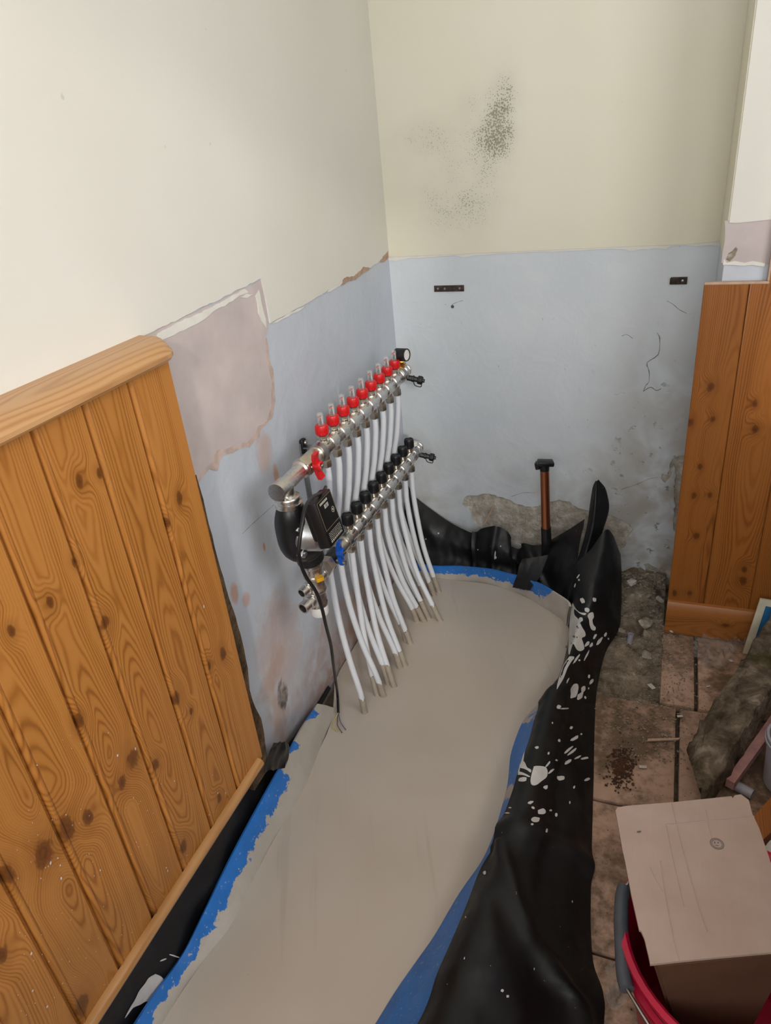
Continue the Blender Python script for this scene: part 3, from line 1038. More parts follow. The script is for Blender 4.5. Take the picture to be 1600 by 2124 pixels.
# left membrane: in the gap behind the left edging, running up under the panelling
colsL = []
for (y, zt, xb, xt) in [(-2.4, .19, .046, .03), (-1.75, .195, .046, .03), (-1.60, .19, .048, .032), (-1.45, .185, .049, .032), (-1.30, .17, .05, .03), (-1.20, .135, .047, .022), (-1.12, .075, .044, .016), (-1.05, .05, .038, .010), (-0.97, .03, .030, .008), (-0.88, .014, .020, .006), (-0.76, .010, .014, .004)]:
    colsL.append([Vector((xb - .004, y, 0.0)), Vector((xb - .008, y, zt * .35)), Vector(((xb + xt) / 2 - .006, y, zt * .7)), Vector((xt, y, zt))])
gl = loft(colsL, 10, 5, 0.006, 2.0)
ML = MB().grid(gl).build('plastic_membrane', M['poly'], smooth=70, fix=False)
tag(ML, 'narrow strip of black polythene between the left pine panelling and blue edging', 'plastic sheet')

# back membrane: standing against the back wall, sagging top edge, one tall folded corner
topB = [((838, 1004), -.012), ((862, 1030), -.012), ((900, 1060), -.02), ((935, 1084), -.03), ((962, 1098), -.045), ((985, 1106), -.06), ((1000, 1096), -.07), ((1028, 1092), -.075), ((1050, 1100), -.075),
        ((1064, 1118), -.075), ((1076, 1137), -.075), ((1092, 1131), -.085), ((1125, 1130), -.09), ((1150, 1116), -.10), ((1185, 1095), -.11), ((1214, 1076), -.12)]
colsB = []
botB = [(0.004, -.150), (.03, -.150), (.10, -.150), (.165, -.148), (.215, -.147), (.25, -.147), (.28, -.149), (.32, -.151), (.36, -.158), (.39, -.166), (.415, -.178), (.44, -.195), (.485, -.222), (.515, -.243), (.55, -.27), (.585, -.298)]
for ((px, py), yd), (bx, by) in zip(topB, botB):
    T = on_y(px, py, yd)
    if T.x < 0.004: T.x = 0.004
    B = Vector((bx, by, 0.0))
    m1 = B.lerp(T, 0.33) + Vector((0, 0.012, -0.01))
    m2 = B.lerp(T, 0.7) + Vector((0, -0.012, 0))
    colsB.append([B, m1, m2, T])


def cr_back(u, v, p):
    d = 0.016 * math.exp(-((u - 0.34) / 0.012) ** 2) * v
    d += 0.012 * math.exp(-((u - 0.47) / 0.02) ** 2)
    d -= 0.02 * math.exp(-((u - 0.63) / 0.03) ** 2) * v
    d += 0.018 * math.exp(-((u + 0.15 * v - 0.88) / 0.018) ** 2)
    return d


gb = loft(colsB, 8, 6, 0.008, 5.0, cr_back)
MBk = MB().grid(gb).build('plastic_membrane', M['poly'], smooth=70, fix=False)
tag(MBk, 'black polythene sheet standing against the back wall behind the blue edging', 'plastic sheet')

# right membrane: draped from the corner over the edging and down to the tiles, with the upright folded ear
def sec(L, zl, R, zr, hump, out=0.0):
    a = on_z(*L, zl); b = on_z(*R, zr)
    m1 = a.lerp(b, 0.18) + Vector((0, 0, hump))
    m2 = a.lerp(b, 0.45) + Vector((0, 0, hump * 0.9))
    m3 = a.lerp(b, 0.78) + Vector((out, 0, hump * 0.55))
    return [a, m1, m2, m3, b]


colsR = []
# at the corner the sheet climbs the edging, stands up and folds back on itself
a = Vector((0.585, -0.300, 0.04)); colsR.append([a, on_y(1192, 1180, -.25), on_y(1225, 1140, -.22), on_y(1262, 1098, -.17), on_y(1288, 1150, -.12)])
a = on_z(1182, 1262, .04); colsR.append([a, on_y(1196, 1215, -.30), on_y(1228, 1185, -.28), on_y(1262, 1165, -.23), on_y(1290, 1200, -.17)])
a = on_z(1181, 1296, .035); colsR.append([a, on_y(1204, 1262, -.36), on_y(1232, 1240, -.34), on_y(1262, 1235, -.28), on_y(1289, 1265, -.22)])
colsR += [sec((1179, 1330), .03, (1284, 1306), .01, .05), sec((1166, 1385), .035, (1258, 1350), .005, .05), sec((1146, 1432), .05, (1242, 1410), .005, .045),
          sec((1122, 1475), .075, (1236, 1460), .0, .035), sec((1104, 1540), .085, (1233, 1540), .0, .03), sec((1082, 1600), .09, (1232, 1610), .0, .03),
          sec((1066, 1655), .085, (1230, 1680), .0, .03), sec((1040, 1730), .085, (1228, 1760), .0, .035), sec((1006, 1805), .075, (1226, 1850), .0, .045),
          sec((978, 1880), .085, (1226, 1930), .0, .05), sec((950, 1950), .088, (1232, 2000), .0, .055), sec((915, 2030), .088, (1252, 2062), .0, .055),
          sec((880, 2124), .088, (1252, 2140), .0, .05)]
colsR.append([Vector((0.49, -1.70, .088)), Vector((0.56, -1.70, .13)), Vector((0.63, -1.70, .12)), Vector((0.72, -1.68, .08)), Vector((0.80, -1.66, 0))])
colsR.append([Vector((0.46, -2.30, .088)), Vector((0.53, -2.30, .12)), Vector((0.62, -2.30, .11)), Vector((0.70, -2.30, .07)), Vector((0.78, -2.30, 0))])


def cr_right(u, v, p):
    d = 0.0
    # long lap: the inner layer lies over the outer one
    lap = 0.50 + 0.22 * max(0, (u - 0.52))
    if u > 0.28:
        d += 0.010 * (1 / (1 + math.exp((v - lap) * 60))) * min(1, (u - 0.28) * 10)
    # diagonal fold towards the near right
    q = v - (0.28 + (u - 0.66) * 2.6)
    d += 0.013 * math.exp(-(q / 0.05) ** 2) * (1 if 0.62 < u < 0.9 else 0)
    d -= 0.006 * math.exp(-((q + 0.14) / 0.08) ** 2) * (1 if 0.62 < u < 0.9 else 0)
    d += 0.010 * math.exp(-((u - 0.335) / 0.012) ** 2) * (1 - v)
    d += 0.010 * math.exp(-((u - 0.585 - 0.03 * v) / 0.014) ** 2)
    return d


gr = loft(colsR, 9, 8, 0.0035, 9.0, cr_right)
MR = MB().grid(gr).build('plastic_membrane', M['poly'], smooth=70, fix=False)
tag(MR, 'black polythene sheet spattered with white slurry, draped along the right of the screed', 'plastic sheet')
# the upright folded ear at the corner
ear = []
for (Lp, Rp, yd, bulge) in [((1182, 1200), (1234, 1180), -.24, .015), ((1205, 1140), (1246, 1125), -.20, .02), ((1219, 1085), (1258, 1085), -.17, .022), ((1225, 1040), (1263, 1050), -.15, .022), ((1230, 1010), (1256, 1016), -.14, .014), ((1236, 997), (1243, 996), -.14, .004)]:
    A = on_y(*Lp, yd); B = on_y(*Rp, yd)
    ear.append([A, A.lerp(B, .3) + Vector((0, -bulge * 1.3, 0)), A.lerp(B, .62) + Vector((0, -bulge * .2, 0)), B + Vector((0, bulge, 0)), A.lerp(B, .5) + Vector((0, bulge * 1.6, -.004))])
e_ = MB().grid(loft(ear, 6, 5, 0.003, 1.0)).build('folded_corner', M['poly'], MR, smooth=70, fix=False)

# ---- tape over the edging, and loose tape ends
tapeP = [[on_y(1084, 1158, -.17), on_y(1138, 1150, -.16)], [on_y(1078, 1172, -.175), on_y(1130, 1172, -.18)], [on_y(1074, 1190, -.19), on_y(1118, 1200, -.215)],
         [on_y(1068, 1205, -.197), on_y(1106, 1214, -.222)], [on_y(1064, 1217, -.199), on_y(1100, 1224, -.224)]]
rows_ = []
for A, B in tapeP:
    rows_.append([A.lerp(B, t) + Vector((0, -.004 - .004 * noise.noise(Vector((t * 6, A.z * 40, 1))), 0)) for t in [i / 8 for i in range(9)]])
tg = MB().grid([r for r in rows_]).build('tape_strip', M['tape'], smooth=60, fix=False)
tag(tg, 'short strip of black tape stuck over the blue edging at the back', 'tape')


tp_ = []
for k, (A_, B_) in enumerate([((548, 1600), (590, 1592)), ((552, 1578), (598, 1572)), ((560, 1556), (600, 1550)), ((568, 1540), (594, 1536))]):
    a_ = on_x(*A_, .048); b_ = on_x(*B_, .056)
    tp_.append([a_.lerp(b_, t) + Vector((.010 * abs(noise.noise(Vector((t * 5, k * 1.7, 4.2)))), 0, .006 * noise.noise(Vector((t * 6, k * 2.1, 9.0))))) for t in [i / 12 for i in range(13)]])
tg2 = MB().grid([spline([r[j] for r in tp_], 4) for j in range(13)]).build('tape_strip', M['tape'], smooth=30, fix=False)
tag(tg2, 'crumpled black tape at the end of the left pine panelling', 'tape')


# ---- white slurry splashes lying on the draped membrane: each outline is laid onto the sheet
def bvh_of(rows__):
    mb = MB().grid(rows__)
    return BVHTree.FromPolygons([tuple(p) for p in mb.v], mb.f)


bv = bvh_of(gr)
bvL = bvh_of(gl)
bvB = bvh_of(gb)


def lay(tree, px, py, lift=0.0009):
    d = ray(px, py).normalized()
    loc, nor, idx, dist = tree.ray_cast(CAM, d)
    if loc is None:   # just past the rim: take the nearest spot of the sheet
        loc, nor, idx, dist = tree.find_nearest(on_z(px, py, 0.06))
    if nor.dot(d) > 0: nor = -nor
    return loc + nor * lift


def splash(tree, pl, parent, name='slurry_splash', m='splash', step=7.0):
    """outline in the photo laid onto the sheet as a thin skin, dense enough to follow the folds"""
    P = spline([Vector((a, b, 0)) for a, b in pl] + [Vector((pl[0][0], pl[0][1], 0))], 3)[:-1]
    xs = [p.x for p in P]; ys = [p.y for p in P]
    tri = tessellate_polygon([P])
    bm = bmesh.new()
    vs = [bm.verts.new(p) for p in P]
    for t in tri:
        try: bm.faces.new([vs[i] for i in t])
        except ValueError: pass
    span = max(max(xs) - min(xs), max(ys) - min(ys))
    for _ in range(4):
        long = [e for e in bm.edges if e.calc_length() > step]
        if not long: break
        bmesh.ops.subdivide_edges(bm, edges=long, cuts=1)
        bmesh.ops.triangulate(bm, faces=bm.faces[:])
    verts = []
    for v in bm.verts:
        q = lay(tree, v.co.x, v.co.y)
        if q is None: bm.free(); return None
        verts.append(q)
    bm.verts.index_update()
    mb = MB()
    mb.add(verts, [[v.index for v in f.verts] for f in bm.faces])
    bm.free()
    return mb.build(name, M[m], parent, smooth=0, fix=False)


def blob(cx, cy, rx, ry, ang=0.0, n=10, seed=0):
    r = random.Random(seed + int(cx * 7 + cy * 13))
    out = []
    for k in range(n):
        t = 2 * PI * k / n
        f = 1 + r.uniform(-.18, .18)
        x, y = rx * f * math.cos(t), ry * f * math.sin(t)
        out.append((cx + x * math.cos(ang) - y * math.sin(ang), cy + x * math.sin(ang) + y * math.cos(ang)))
    return out


big = [[(1189, 1250), (1195, 1262), (1204, 1270), (1216, 1272), (1213, 1276), (1204, 1273), (1196, 1266), (1192, 1264), (1193, 1276), (1200, 1284), (1207, 1300), (1214, 1312), (1214, 1320),
        (1207, 1324), (1210, 1334), (1212, 1346), (1204, 1351), (1196, 1347), (1190, 1336), (1186, 1345), (1182, 1358), (1180, 1350), (1182, 1300), (1186, 1262)],
       [(1182, 1362), (1190, 1362), (1191, 1366), (1186, 1372), (1178, 1385), (1173, 1398), (1168, 1410), (1160, 1423), (1155, 1430), (1158, 1414), (1164, 1396), (1171, 1378)],
       [(1108, 1590), (1116, 1589), (1131, 1591), (1136, 1600), (1134, 1612), (1124, 1620), (1112, 1629), (1103, 1628), (1101, 1618), (1104, 1603)],
       [(1073, 1594), (1081, 1579), (1089, 1581), (1094, 1592), (1102, 1597), (1101, 1603), (1094, 1598), (1084, 1594)],
       [(1071, 1608), (1078, 1601), (1090, 1605), (1100, 1611), (1096, 1612), (1085, 1608)],
       [(1222, 1272), (1230, 1270), (1232, 1280), (1229, 1286), (1231, 1296), (1236, 1302), (1234, 1308), (1227, 1306), (1223, 1296), (1222, 1286), (1219, 1278)]]
for b in big: splash(bv, b, MR)
for (cx, cy, rx, ry, an) in [(1209, 1246, 4, 6, -.6), (1233, 1244, 4, 4, 0), (1218, 1265, 5, 5, 0), (1205, 1286, 4, 5, .4), (1234, 1321, 2.5, 6, .5), (1243, 1331, 3, 10, .65), (1256, 1317, 2.5, 5, .3),
                             (1218, 1336, 3.5, 6, .7), (1227, 1338, 3, 5, .5), (1196, 1367, 2, 13, .6), (1217, 1360, 1.5, 12, .45), (1202, 1370, 2, 2, 0), (1222, 1403, 2.3, 4, .2), (1227, 1414, 3, 7, .5), (1178, 1412, 1.5, 7, .45),
                             (1192, 1433, 8, 16, .35), (1210, 1429, 5, 7, .4), (1203, 1444, 5, 9, .6), (1214, 1447, 2, 3, 0), (1159, 1467, 5, 4, 0), (1172, 1470, 9, 1.5, -.1), (1185, 1510, 3, 3.5, .4), (1192, 1532, 3.5, 9, 1.0),
                             (1206, 1523, 2, 2, 0), (1179, 1556, 2.5, 11, .9), (1186, 1560, 2.5, 11, .9), (1178, 1581, 3, 8, 1.0), (1199, 1571, 2, 8, 1.1), (1213, 1573, 8, 2.5, -.2), (1160, 1536, 2.5, 3, 0), (1114, 1551, 3.5, 3, 0),
                             (1138, 1563, 2, 3, .4), (1137, 1585, 2, 8, .7), (1154, 1577, 2.5, 2, 0), (1085, 1617, 9, 5, 0), (1132, 1633, 5, 4, -.3), (1143, 1600, 2, 8, .9), (1163, 1614, 8, 5, 0), (1218, 1617, 2.5, 7, 1.15), (1191, 1633, 2, 3, .4),
                             (1101, 1665, 6, 3, -.4), (1106, 1676, 4, 2.5, .5), (1124, 1684, 9, 6, -.1), (1111, 1701, 9, 6, 0), (1104, 1710, 3, 2, 0), (1154, 1690, 3, 4, 0), (1142, 1681, 3, 2, 0), (1134, 1723, 2, 4, .3), (1059, 1676, 3, 1.5, 0), (1053, 1687, 5, 1.6, 0),
                             (1006, 1811, 3, 4, 0), (1042, 2055, 3, 3, 0), (1053, 2067, 3, 3, 0), (1071, 1853, 1.5, 3, 0), (1182, 1665, 1.5, 3, 0), (1187, 1870, 1.2, 2.5, 0), (964, 1988, 1, 3, .2), (1108, 2010, 1, 2.5, 0), (967, 1903, 1.2, 2, 0),
                             (1221, 1428, 1.4, 2, 0), (1146, 1500, 1.5, 2, 0), (1205, 1335, 2, 2, 0), (1262, 1325, 1.5, 2, 0), (1200, 1196, 1.5, 5, .6), (1202, 1203, 2, 2, 0), (1194, 1214, 1.5, 5, .3)]:
    splash(bv, blob(cx, cy, rx, ry, an), MR)
for (cx, cy, rx, ry, an) in [(1027, 1151, 1.3, 9, .1), (1028, 1156, 2.6, 2.6, 0), (1039, 1133, 1.4, 1.4, 0), (910, 1106, 1.5, 1.5, 0), (884, 1118, 1, 1.2, 0), (992, 1140, 1, 1, 0)]:
    splash(bvB, blob(cx, cy, rx, ry, an), MBk)
splash(bvL, [(322, 2020), (333, 2025), (340, 2034), (332, 2040), (322, 2056), (316, 2073), (300, 2078), (290, 2084), (276, 2090), (268, 2100), (258, 2112), (268, 2092), (280, 2072), (288, 2055), (300, 2040), (308, 2028)], ML)
splash(bvL, blob(362, 1983, 11, 1.6, .3), ML)
splash(bvL, blob(338, 1991, 7, 1.6, -.4), ML)

# ================================================================== PINE PANELLING
XF = 0.060          # front face of the left boards
pl = thing('wood_panelling', (0.05, -1.7, 0.2), 'varnished knotty pine board panelling with a cap rail, on the left wall', 'panelling')
ge = [-1.178, -1.279, -1.376, -1.470, -1.561, -1.650, -1.740]
while ge[-1] > -2.60: ge.append(ge[-1] - 0.092)


def board_y(y1, y0, z0, z1, last):
    """tongue-and-groove board on the left wall: cross-section in (x, y), bead beside the groove"""
    b = 0.0045
    sec_ = [(XF - 0.013, y0 + 0.0002), (XF - 0.0065, y0 + 0.0002), (XF - .0065, y0 + .0022), (XF - .002, y0 + .0032), (XF + .0012, y0 + .0052), (XF + .0016, y0 + .0072), (XF + .0010, y0 + .0095), (XF - .0012, y0 + .0115), (XF, y0 + .0135),
            (XF, y1 - b if not last else y1 - 0.001), (XF - 0.0045 if not last else XF - 0.001, y1 - 0.0002), (XF - 0.013, y1 - 0.0002)]
    n = len(sec_)
    vs = [(x, y, z0) for x, y in sec_] + [(x, y, z1) for x, y in sec_]
    fs = [tuple(range(n))[::-1], tuple(range(n, 2 * n))] + [(i, (i + 1) % n, n + (i + 1) % n, n + i) for i in range(n)]
    return vs, fs


for i in range(len(ge) - 1):
    vs, fs = board_y(ge[i], ge[i + 1], 0.186, 1.072, i == 0)
    MB().add(vs, fs).build('board', pine_for(ge[i + 1], ge[i]), pl, smooth=20)
# cap rail: rounded nose, the end rounded off in plan
cap_sec = [(0.0005, 1.072), (0.052, 1.072), (0.066, 1.072), (0.072, 1.068), (0.080, 1.068), (0.085, 1.073), (0.085, 1.079), (0.080, 1.083), (0.078, 1.086), (0.068, 1.093), (0.050, 1.0965), (0.0005, 1.098)]
ys = [-2.60, -2.0, -1.6, -1.3, -1.21, -1.195, -1.182, -1.172, -1.1655, -1.163]
m = MB()
n = len(cap_sec)
for k, y in enumerate(ys):
    e = max(0.0, (y + 1.21) / 0.047)
    sx = 1.0 if e <= 0 else math.sqrt(max(0.0, 1 - (e * 0.88) ** 2.0))
    m.v += [Vector((x * (0.30 + 0.70 * sx) if x > 0.06 and e > 0 else x * min(1, .45 + .55 * sx) if e > 0 else x, y, z)) for x, z in cap_sec]
for k in range(len(ys) - 1):
    for i in range(n):
        j = (i + 1) % n
        m.f.append((k * n + i, k * n + j, (k + 1) * n + j, (k + 1) * n + i))
m.f.append(tuple(range(n)))
m.f.append(tuple(range((len(ys) - 1) * n, len(ys) * n))[::-1])
m.build('cap_rail', M['pinecap'], pl, smooth=35)
# quarter-round bead along the foot
bead = [(XF, 0.178), (XF + 0.008, 0.178), (XF + 0.0125, 0.182), (XF + 0.014, 0.188), (XF + 0.0125, 0.194), (XF + 0.008, 0.198), (XF + 0.002, 0.1995), (XF, 0.1995)]
m = MB()
n = len(bead)
for y in (-2.60, -1.196):
    m.v += [Vector((x, y, z)) for x, z in bead]
m.f = [(i, (i + 1) % n, n + (i + 1) % n, n + i) for i in range(n)] + [tuple(range(n)), tuple(range(n, 2 * n))[::-1]]
m.build('foot_bead', M['pinebead'], pl, smooth=50)
# rough old batten the boards are nailed to, showing past their end
bt = [(405, 985), (412, 1010), (425, 1060), (438, 1110), (450, 1160), (466, 1215), (481, 1262), (497, 1315), (505, 1350), (512, 1385), (516, 1430), (527, 1465), (540, 1490), (546, 1520), (551, 1560), (556, 1592)]
bp_ = [on_x(a, b, 0.044) for a, b in bt]
L = ragged(bp_, 0.02, 0.0015, False, 8) + [Vector((0.044, -1.215, bp_[-1].z)), Vector((0.044, -1.215, bp_[0].z))]
MB().sheet([flat(L, 0, 0.0465)], (-0.0455, 0, 0)).build('batten', M['batten'], pl, smooth=0)
for yb in (-1.6, -2.2): MB().box((0.001, yb - .02, 0.21), (XF - 0.0135, yb + .02, 1.06)).build('batten', M['batten'], pl, smooth=0)
# flecks of slurry on the boards
m = MB()
fr = random.Random(11)
fk = [(548, 1160, 2.5), (423, 1258, 4), (244, 1567, 4.5), (281, 1553, 3), (430, 1724, 6), (434, 1690, 3), (345, 1800, 3.5), (348, 1806, 3), (208, 1805, 2.5), (120, 1780, 2.5), (105, 1790, 3.5), (125, 1795, 3), (127, 1822, 3.5), (85, 1822, 2), (65, 1978, 4), (68, 2055, 4),
      (98, 2088, 4), (452, 1645, 3), (468, 1645, 2.5), (497, 1625, 2), (362, 1620, 2), (277, 1655, 2), (225, 1520, 2), (137, 1690, 2), (226, 2070, 3), (185, 1950, 2)]
for _ in range(230):
    a = fr.random()
    px = fr.uniform(30, 520); py = lerp(1500, 2110, fr.random() ** 0.7)
    fk.append((px, py, fr.uniform(0.7, 1.7)))
for px, py, s in fk:
    q = on_x(px, py, XF + 0.0011)
    if q.y > -1.182 or q.z < 0.21 or q.y < -2.5: continue
    r = s / 1300.0
    el = fr.uniform(0.9, 2.2); an = fr.uniform(-.6, .1)
    pts = []
    for k in range(6):
        t = 2 * PI * k / 6
        a, b = r * .6 * math.cos(t), r * el * .6 * math.sin(t)
        pts.append(q + Vector((0, a * math.cos(an) - b * math.sin(an), a * math.sin(an) + b * math.cos(an))))
    m.add(pts, [tuple(range(6))])
m.build('slurry_flecks', M['splash'], pl, smooth=0, kind='stuff', fix=False)

# ---- right panelling on the pier
YF = -0.280
pr = thing('wood_panelling', (1.1, YF + .01, 0.1), 'darker pine boards with a notched top, on the pier at the right', 'panelling')


def board_x(x0, x1, outline_z, last=False):
    b = 0.0035
    z0, z1 = outline_z
    sec_ = [(x0 + .0002, YF + .014), (x0 + .0002, YF + (.001 if last else .0035)), (x0 + (.001 if last else b), YF), (x1 - .015, YF), (x1 - .012, YF - .0008), (x1 - b - .003, YF - .0008), (x1 - b, YF), (x1 - .0002, YF + .0035), (x1 - .0002, YF + .014)]
    n = len(sec_)
    vs = [(x, y, z0) for x, y in sec_] + [(x, y, z1) for x, y in sec_]
    fs = [tuple(range(n)), tuple(range(n, 2 * n))[::-1]] + [(i, (i + 1) % n, n + (i + 1) % n, n + i) for i in range(n)]
    return vs, fs


ZT = 0.976
ZS = 0.100
vs, fs = board_x(0.866, 0.961, (ZS, ZT), True)
MB().add(vs, fs).build('board', pine_r_for(.866, .961), pr, smooth=20)
nb = MB().prism([(0.9612, YF, ZS), (1.072, YF, ZS), (1.072, YF, 1.22), (0.998, YF, 1.22), (0.998, YF, ZT), (0.9612, YF, ZT)], (0, 0.014, 0))
nb.build('board', pine_r_for(.961, 1.072), pr, smooth=20)
for x0 in (1.0725, 1.176, 1.279, 1.382):
    vs, fs = board_x(x0, x0 + .1025, (ZS, 1.22))
    MB().add(vs, fs).build('board', M['pine_r'], pr, smooth=20)
MB().box((0.9605, YF - .0012, ZS), (0.9635, YF, ZT), .0004).build('groove_bead', M['pine_r'], pr)
MB().box((0.866, YF - .001, ZT), (0.9985, YF + .013, ZT + .006), .0015).build('raw_edge', M['raw'], pr)
MB().box((0.9935, YF - .001, ZT + .006), (0.998, YF + .013, 1.22), .0012).build('raw_edge', M['raw'], pr)
MB().box((0.906, YF + .0142, 0.02), (1.45, PY - .0045, 0.14)).build('batten', M['batten'], pr, smooth=0)
MB().box((0.906, YF + .0142, 0.84), (1.45, PY - .0045, 0.90)).build('batten', M['batten'], pr, smooth=0)
# skirting: sloped top
sk = [(YF - .0006, 0.0035), (YF - .020, 0.0035), (YF - .020, 0.072), (YF - .016, 0.092), (YF - .0095, 0.104), (YF - .0006, 0.106)]
n = len(sk)
m = MB()
for x in (0.866, 1.485): m.v += [Vector((x, y, z)) for y, z in sk]
m.f = [(i, (i + 1) % n, n + (i + 1) % n, n + i) for i in range(n)] + [tuple(range(n)), tuple(range(n, 2 * n))[::-1]]
o = m.build('baseboard_right', M['pine_s'], smooth=35)
tag(o, kind='structure')

# ================================================================== HEATING MANIFOLD
hm = thing('heating_manifold', (0.02, -0.6, 0.39), 'nine-port underfloor heating manifold with black pump, red flow meters and black caps', 'manifold')
UX, UY0, UZ = 0.102, -0.7728, 0.740
LX, LY0, LZ = 0.096, -0.6927, 0.465
NP, SP = 9, 0.06


def bar(y_start, y_end, x, z, ports):
    m = MB()
    prof = [(0.0, y_start), (0.0165, y_start)]
    m.lathe([(0.0170, 0), (0.0180, .002), (0.0180, y_end - y_start - .002), (0.0170, y_end - y_start)], (x, y_start, z), (0, 1, 0), 32)
    for py in ports:    # a turned sleeve between ports, and a chamfered collar round every port
        m.lathe([(0.0178, .0135), (0.0203, .0155), (0.0203, .0445), (0.0178, .0465)], (x, py, z), (0, 1, 0), 32)
        m.lathe([(0.0178, -.0125), (0.0208, -.007), (0.0208, .007), (0.0178, .0125)], (x, py, z), (0, 1, 0), 4, PI / 4)
        m.lathe([(0.0105, -.028), (0.0105, .028)], (x, py, z), (0, 0, 1), 16)
    return m


UP_ = [UY0 + SP * i for i in range(NP)]
LP_ = [LY0 + SP * i for i in range(NP)]
bar(UY0 - .035, -.212, UX, UZ, UP_).build('flow_bar', M['metal'], hm, smooth=30)
bar(LY0 - .035, -.130, LX, LZ, LP_).build('return_bar', M['metal'], hm, smooth=30)


def nutset(x, y, z):
    m = MB()
    m.lathe([(.0095, 0), (.0095, -.006), (.0118, -.007), (.0124, -.009), (.0124, -.022), (.0112, -.025), (.0085, -.025)], (x, y, z), (0, 0, 1), 6, PI / 6)
    return m


nut0 = nutset(UX, UP_[0], UZ - .022).build('pipe_nut', M['metal_w'], hm, smooth=25)
for i in range(1, NP): copy_part(nut0, hm, (0, SP * i, 0))
for i in range(NP): copy_part(nut0, hm, (LX - UX, LP_[i] - UP_[0], LZ - UZ))

# flow meters: red ribbed collar, brass base nut, clear tube with the indicator inside
m = MB()
zc = UZ + .031
m.lathe([(.0108, 0), (.0136, .0008), (.0142, .002), (.0142, .006), (.0134, .0068), (.0140, .0085), (.0136, .0215), (.0126, .0230), (.0076, .0230)], (UX, UP_[0], zc), (0, 0, 1), 24)
for k in range(12):
    t = 2 * PI * k / 12
    c = Vector((UX + .0139 * math.cos(t), UP_[0] + .0139 * math.sin(t), zc + .0115))
    m.box(c - Vector((.0011, .0017, .0085)), c + Vector((.0011, .0017, .0085)), .0004, Matrix.Rotation(t, 3, 'Z'))
fm0 = m.build('flow_meter', M['red'], hm, smooth=35)
sub = [MB().lathe([(.0118, 0), (.0124, .001), (.0124, .007), (.0100, .009)], (UX, UP_[0], UZ + .022), (0, 0, 1), 6).build('base_nut', M['metal_w'], fm0, smooth=25),
       MB().lathe([(.0074, 0), (.0074, .025), (.0060, .0275), (.0001, .0280)], (UX, UP_[0], zc + .0226), (0, 0, 1), 18).build('sight_tube', M['glass'], fm0, smooth=40),
       MB().lathe([(.0034, 0), (.0034, .0090), (.0018, .0092), (.0018, .0220)], (UX, UP_[0], zc + .0226), (0, 0, 1), 10).build('indicator', M['black'], fm0, smooth=40),
       MB().lathe([(.0050, .0), (.0050, .0030)], (UX, UP_[0], zc + .0395), (0, 0, 1), 10).build('red_float', M['red'], fm0, smooth=40),
       MB().box((UX + .0045, UP_[0] - .0035, zc + .026), (UX + .0049, UP_[0] + .0012, zc + .044)).build('scale_print', M['white'], fm0, smooth=0)]
for i in range(1, NP):
    f = copy_part(fm0, hm, (0, SP * i, 0))
    for s_ in sub: copy_part(s_, f, (0, 0, 0))

# black adjusting caps on the return bar (the last one tilted)
def knob(x, y, z):
    m = MB()
    m.lathe([(.0128, 0), (.0140, .002), (.0143, .024), (.0130, .0275), (.0112, .0280), (.0105, .0262), (.0001, .0262)], (x, y, z), (0, 0, 1), 28)
    for k in range(28):
        t = 2 * PI * k / 28
        c = Vector((x + .0143 * math.cos(t), y + .0143 * math.sin(t), z + .0125))
        m.box(c - Vector((.0005, .0007, .0100)), c + Vector((.0005, .0007, .0100)), 0, Matrix.Rotation(t, 3, 'Z'))
    return m


kb0 = knob(LX, LP_[0], LZ + .033).build('adjusting_cap', M['black'], hm, smooth=35)
kn0 = MB().lathe([(.0115, 0), (.0122, .001), (.0122, .010), (.0100, .011)], (LX, LP_[0], LZ + .0215), (0, 0, 1), 16).build('cap_base', M['metal_w'], kb0, smooth=30)
for i in range(1, NP):
    f = copy_part(kb0, hm, (0, SP * i, 0))
    copy_part(kn0, f, (0, 0, 0))

# end pieces: rings, air vent, pressure gauge, drain cocks
MB().lathe([(.0165, 0), (.0205, .001), (.0205, .010), (.0165, .012), (.0165, .017), (.0195, .019), (.0195, .030), (.0170, .033)], (UX, -.2395, UZ), (0, 1, 0), 28).build('end_fitting', M['metal'], hm, smooth=30)
MB().lathe([(.0165, 0), (.0205, .001), (.0205, .010), (.0165, .012), (.0165, .017), (.0195, .019), (.0195, .030), (.0170, .033)], (LX, -.1615, LZ), (0, 1, 0), 28).build('end_fitting', M['metal'], hm, smooth=30)
MB().lathe([(.0125, 0), (.0125, .006), (.0150, .007), (.0150, .011), (.006, .013)], (UX, -.243, UZ + .019), (0, 0, 1), 6).build('vent_base', M['brass'], hm, smooth=25)
MB().lathe([(.0085, 0), (.0110, .001), (.0110, .011), (.0095, .0125), (.0045, .0125), (.0045, .010), (.0001, .010)], (LX, -.170, LZ + .020), (0, 0, 1), 18).build('white_plug', M['white'], hm, smooth=30)
gc = on_x(836, 736, UX + .02)
g = MB().lathe([(.0001, -.022), (.0165, -.022), (.0178, -.020), (.0178, .012), (.0172, .014), (.0150, .014), (.0145, .012)], gc, (1, -.25, .05), 32, cap=False).build('pressure_gauge', M['black'], hm, smooth=40)
MB().lathe([(.0149, .0110), (.0149, .0118)], gc, (1, -.25, .05), 32).build('dial_face', M['white'], g, smooth=40)
MB().tube([Vector((UX, -.243, UZ + .03)), Vector((UX + .004, -.243, UZ + .04)), gc - Vector((.004, 0, .016))], .006, 10).build('gauge_stem', M['brass'], hm)
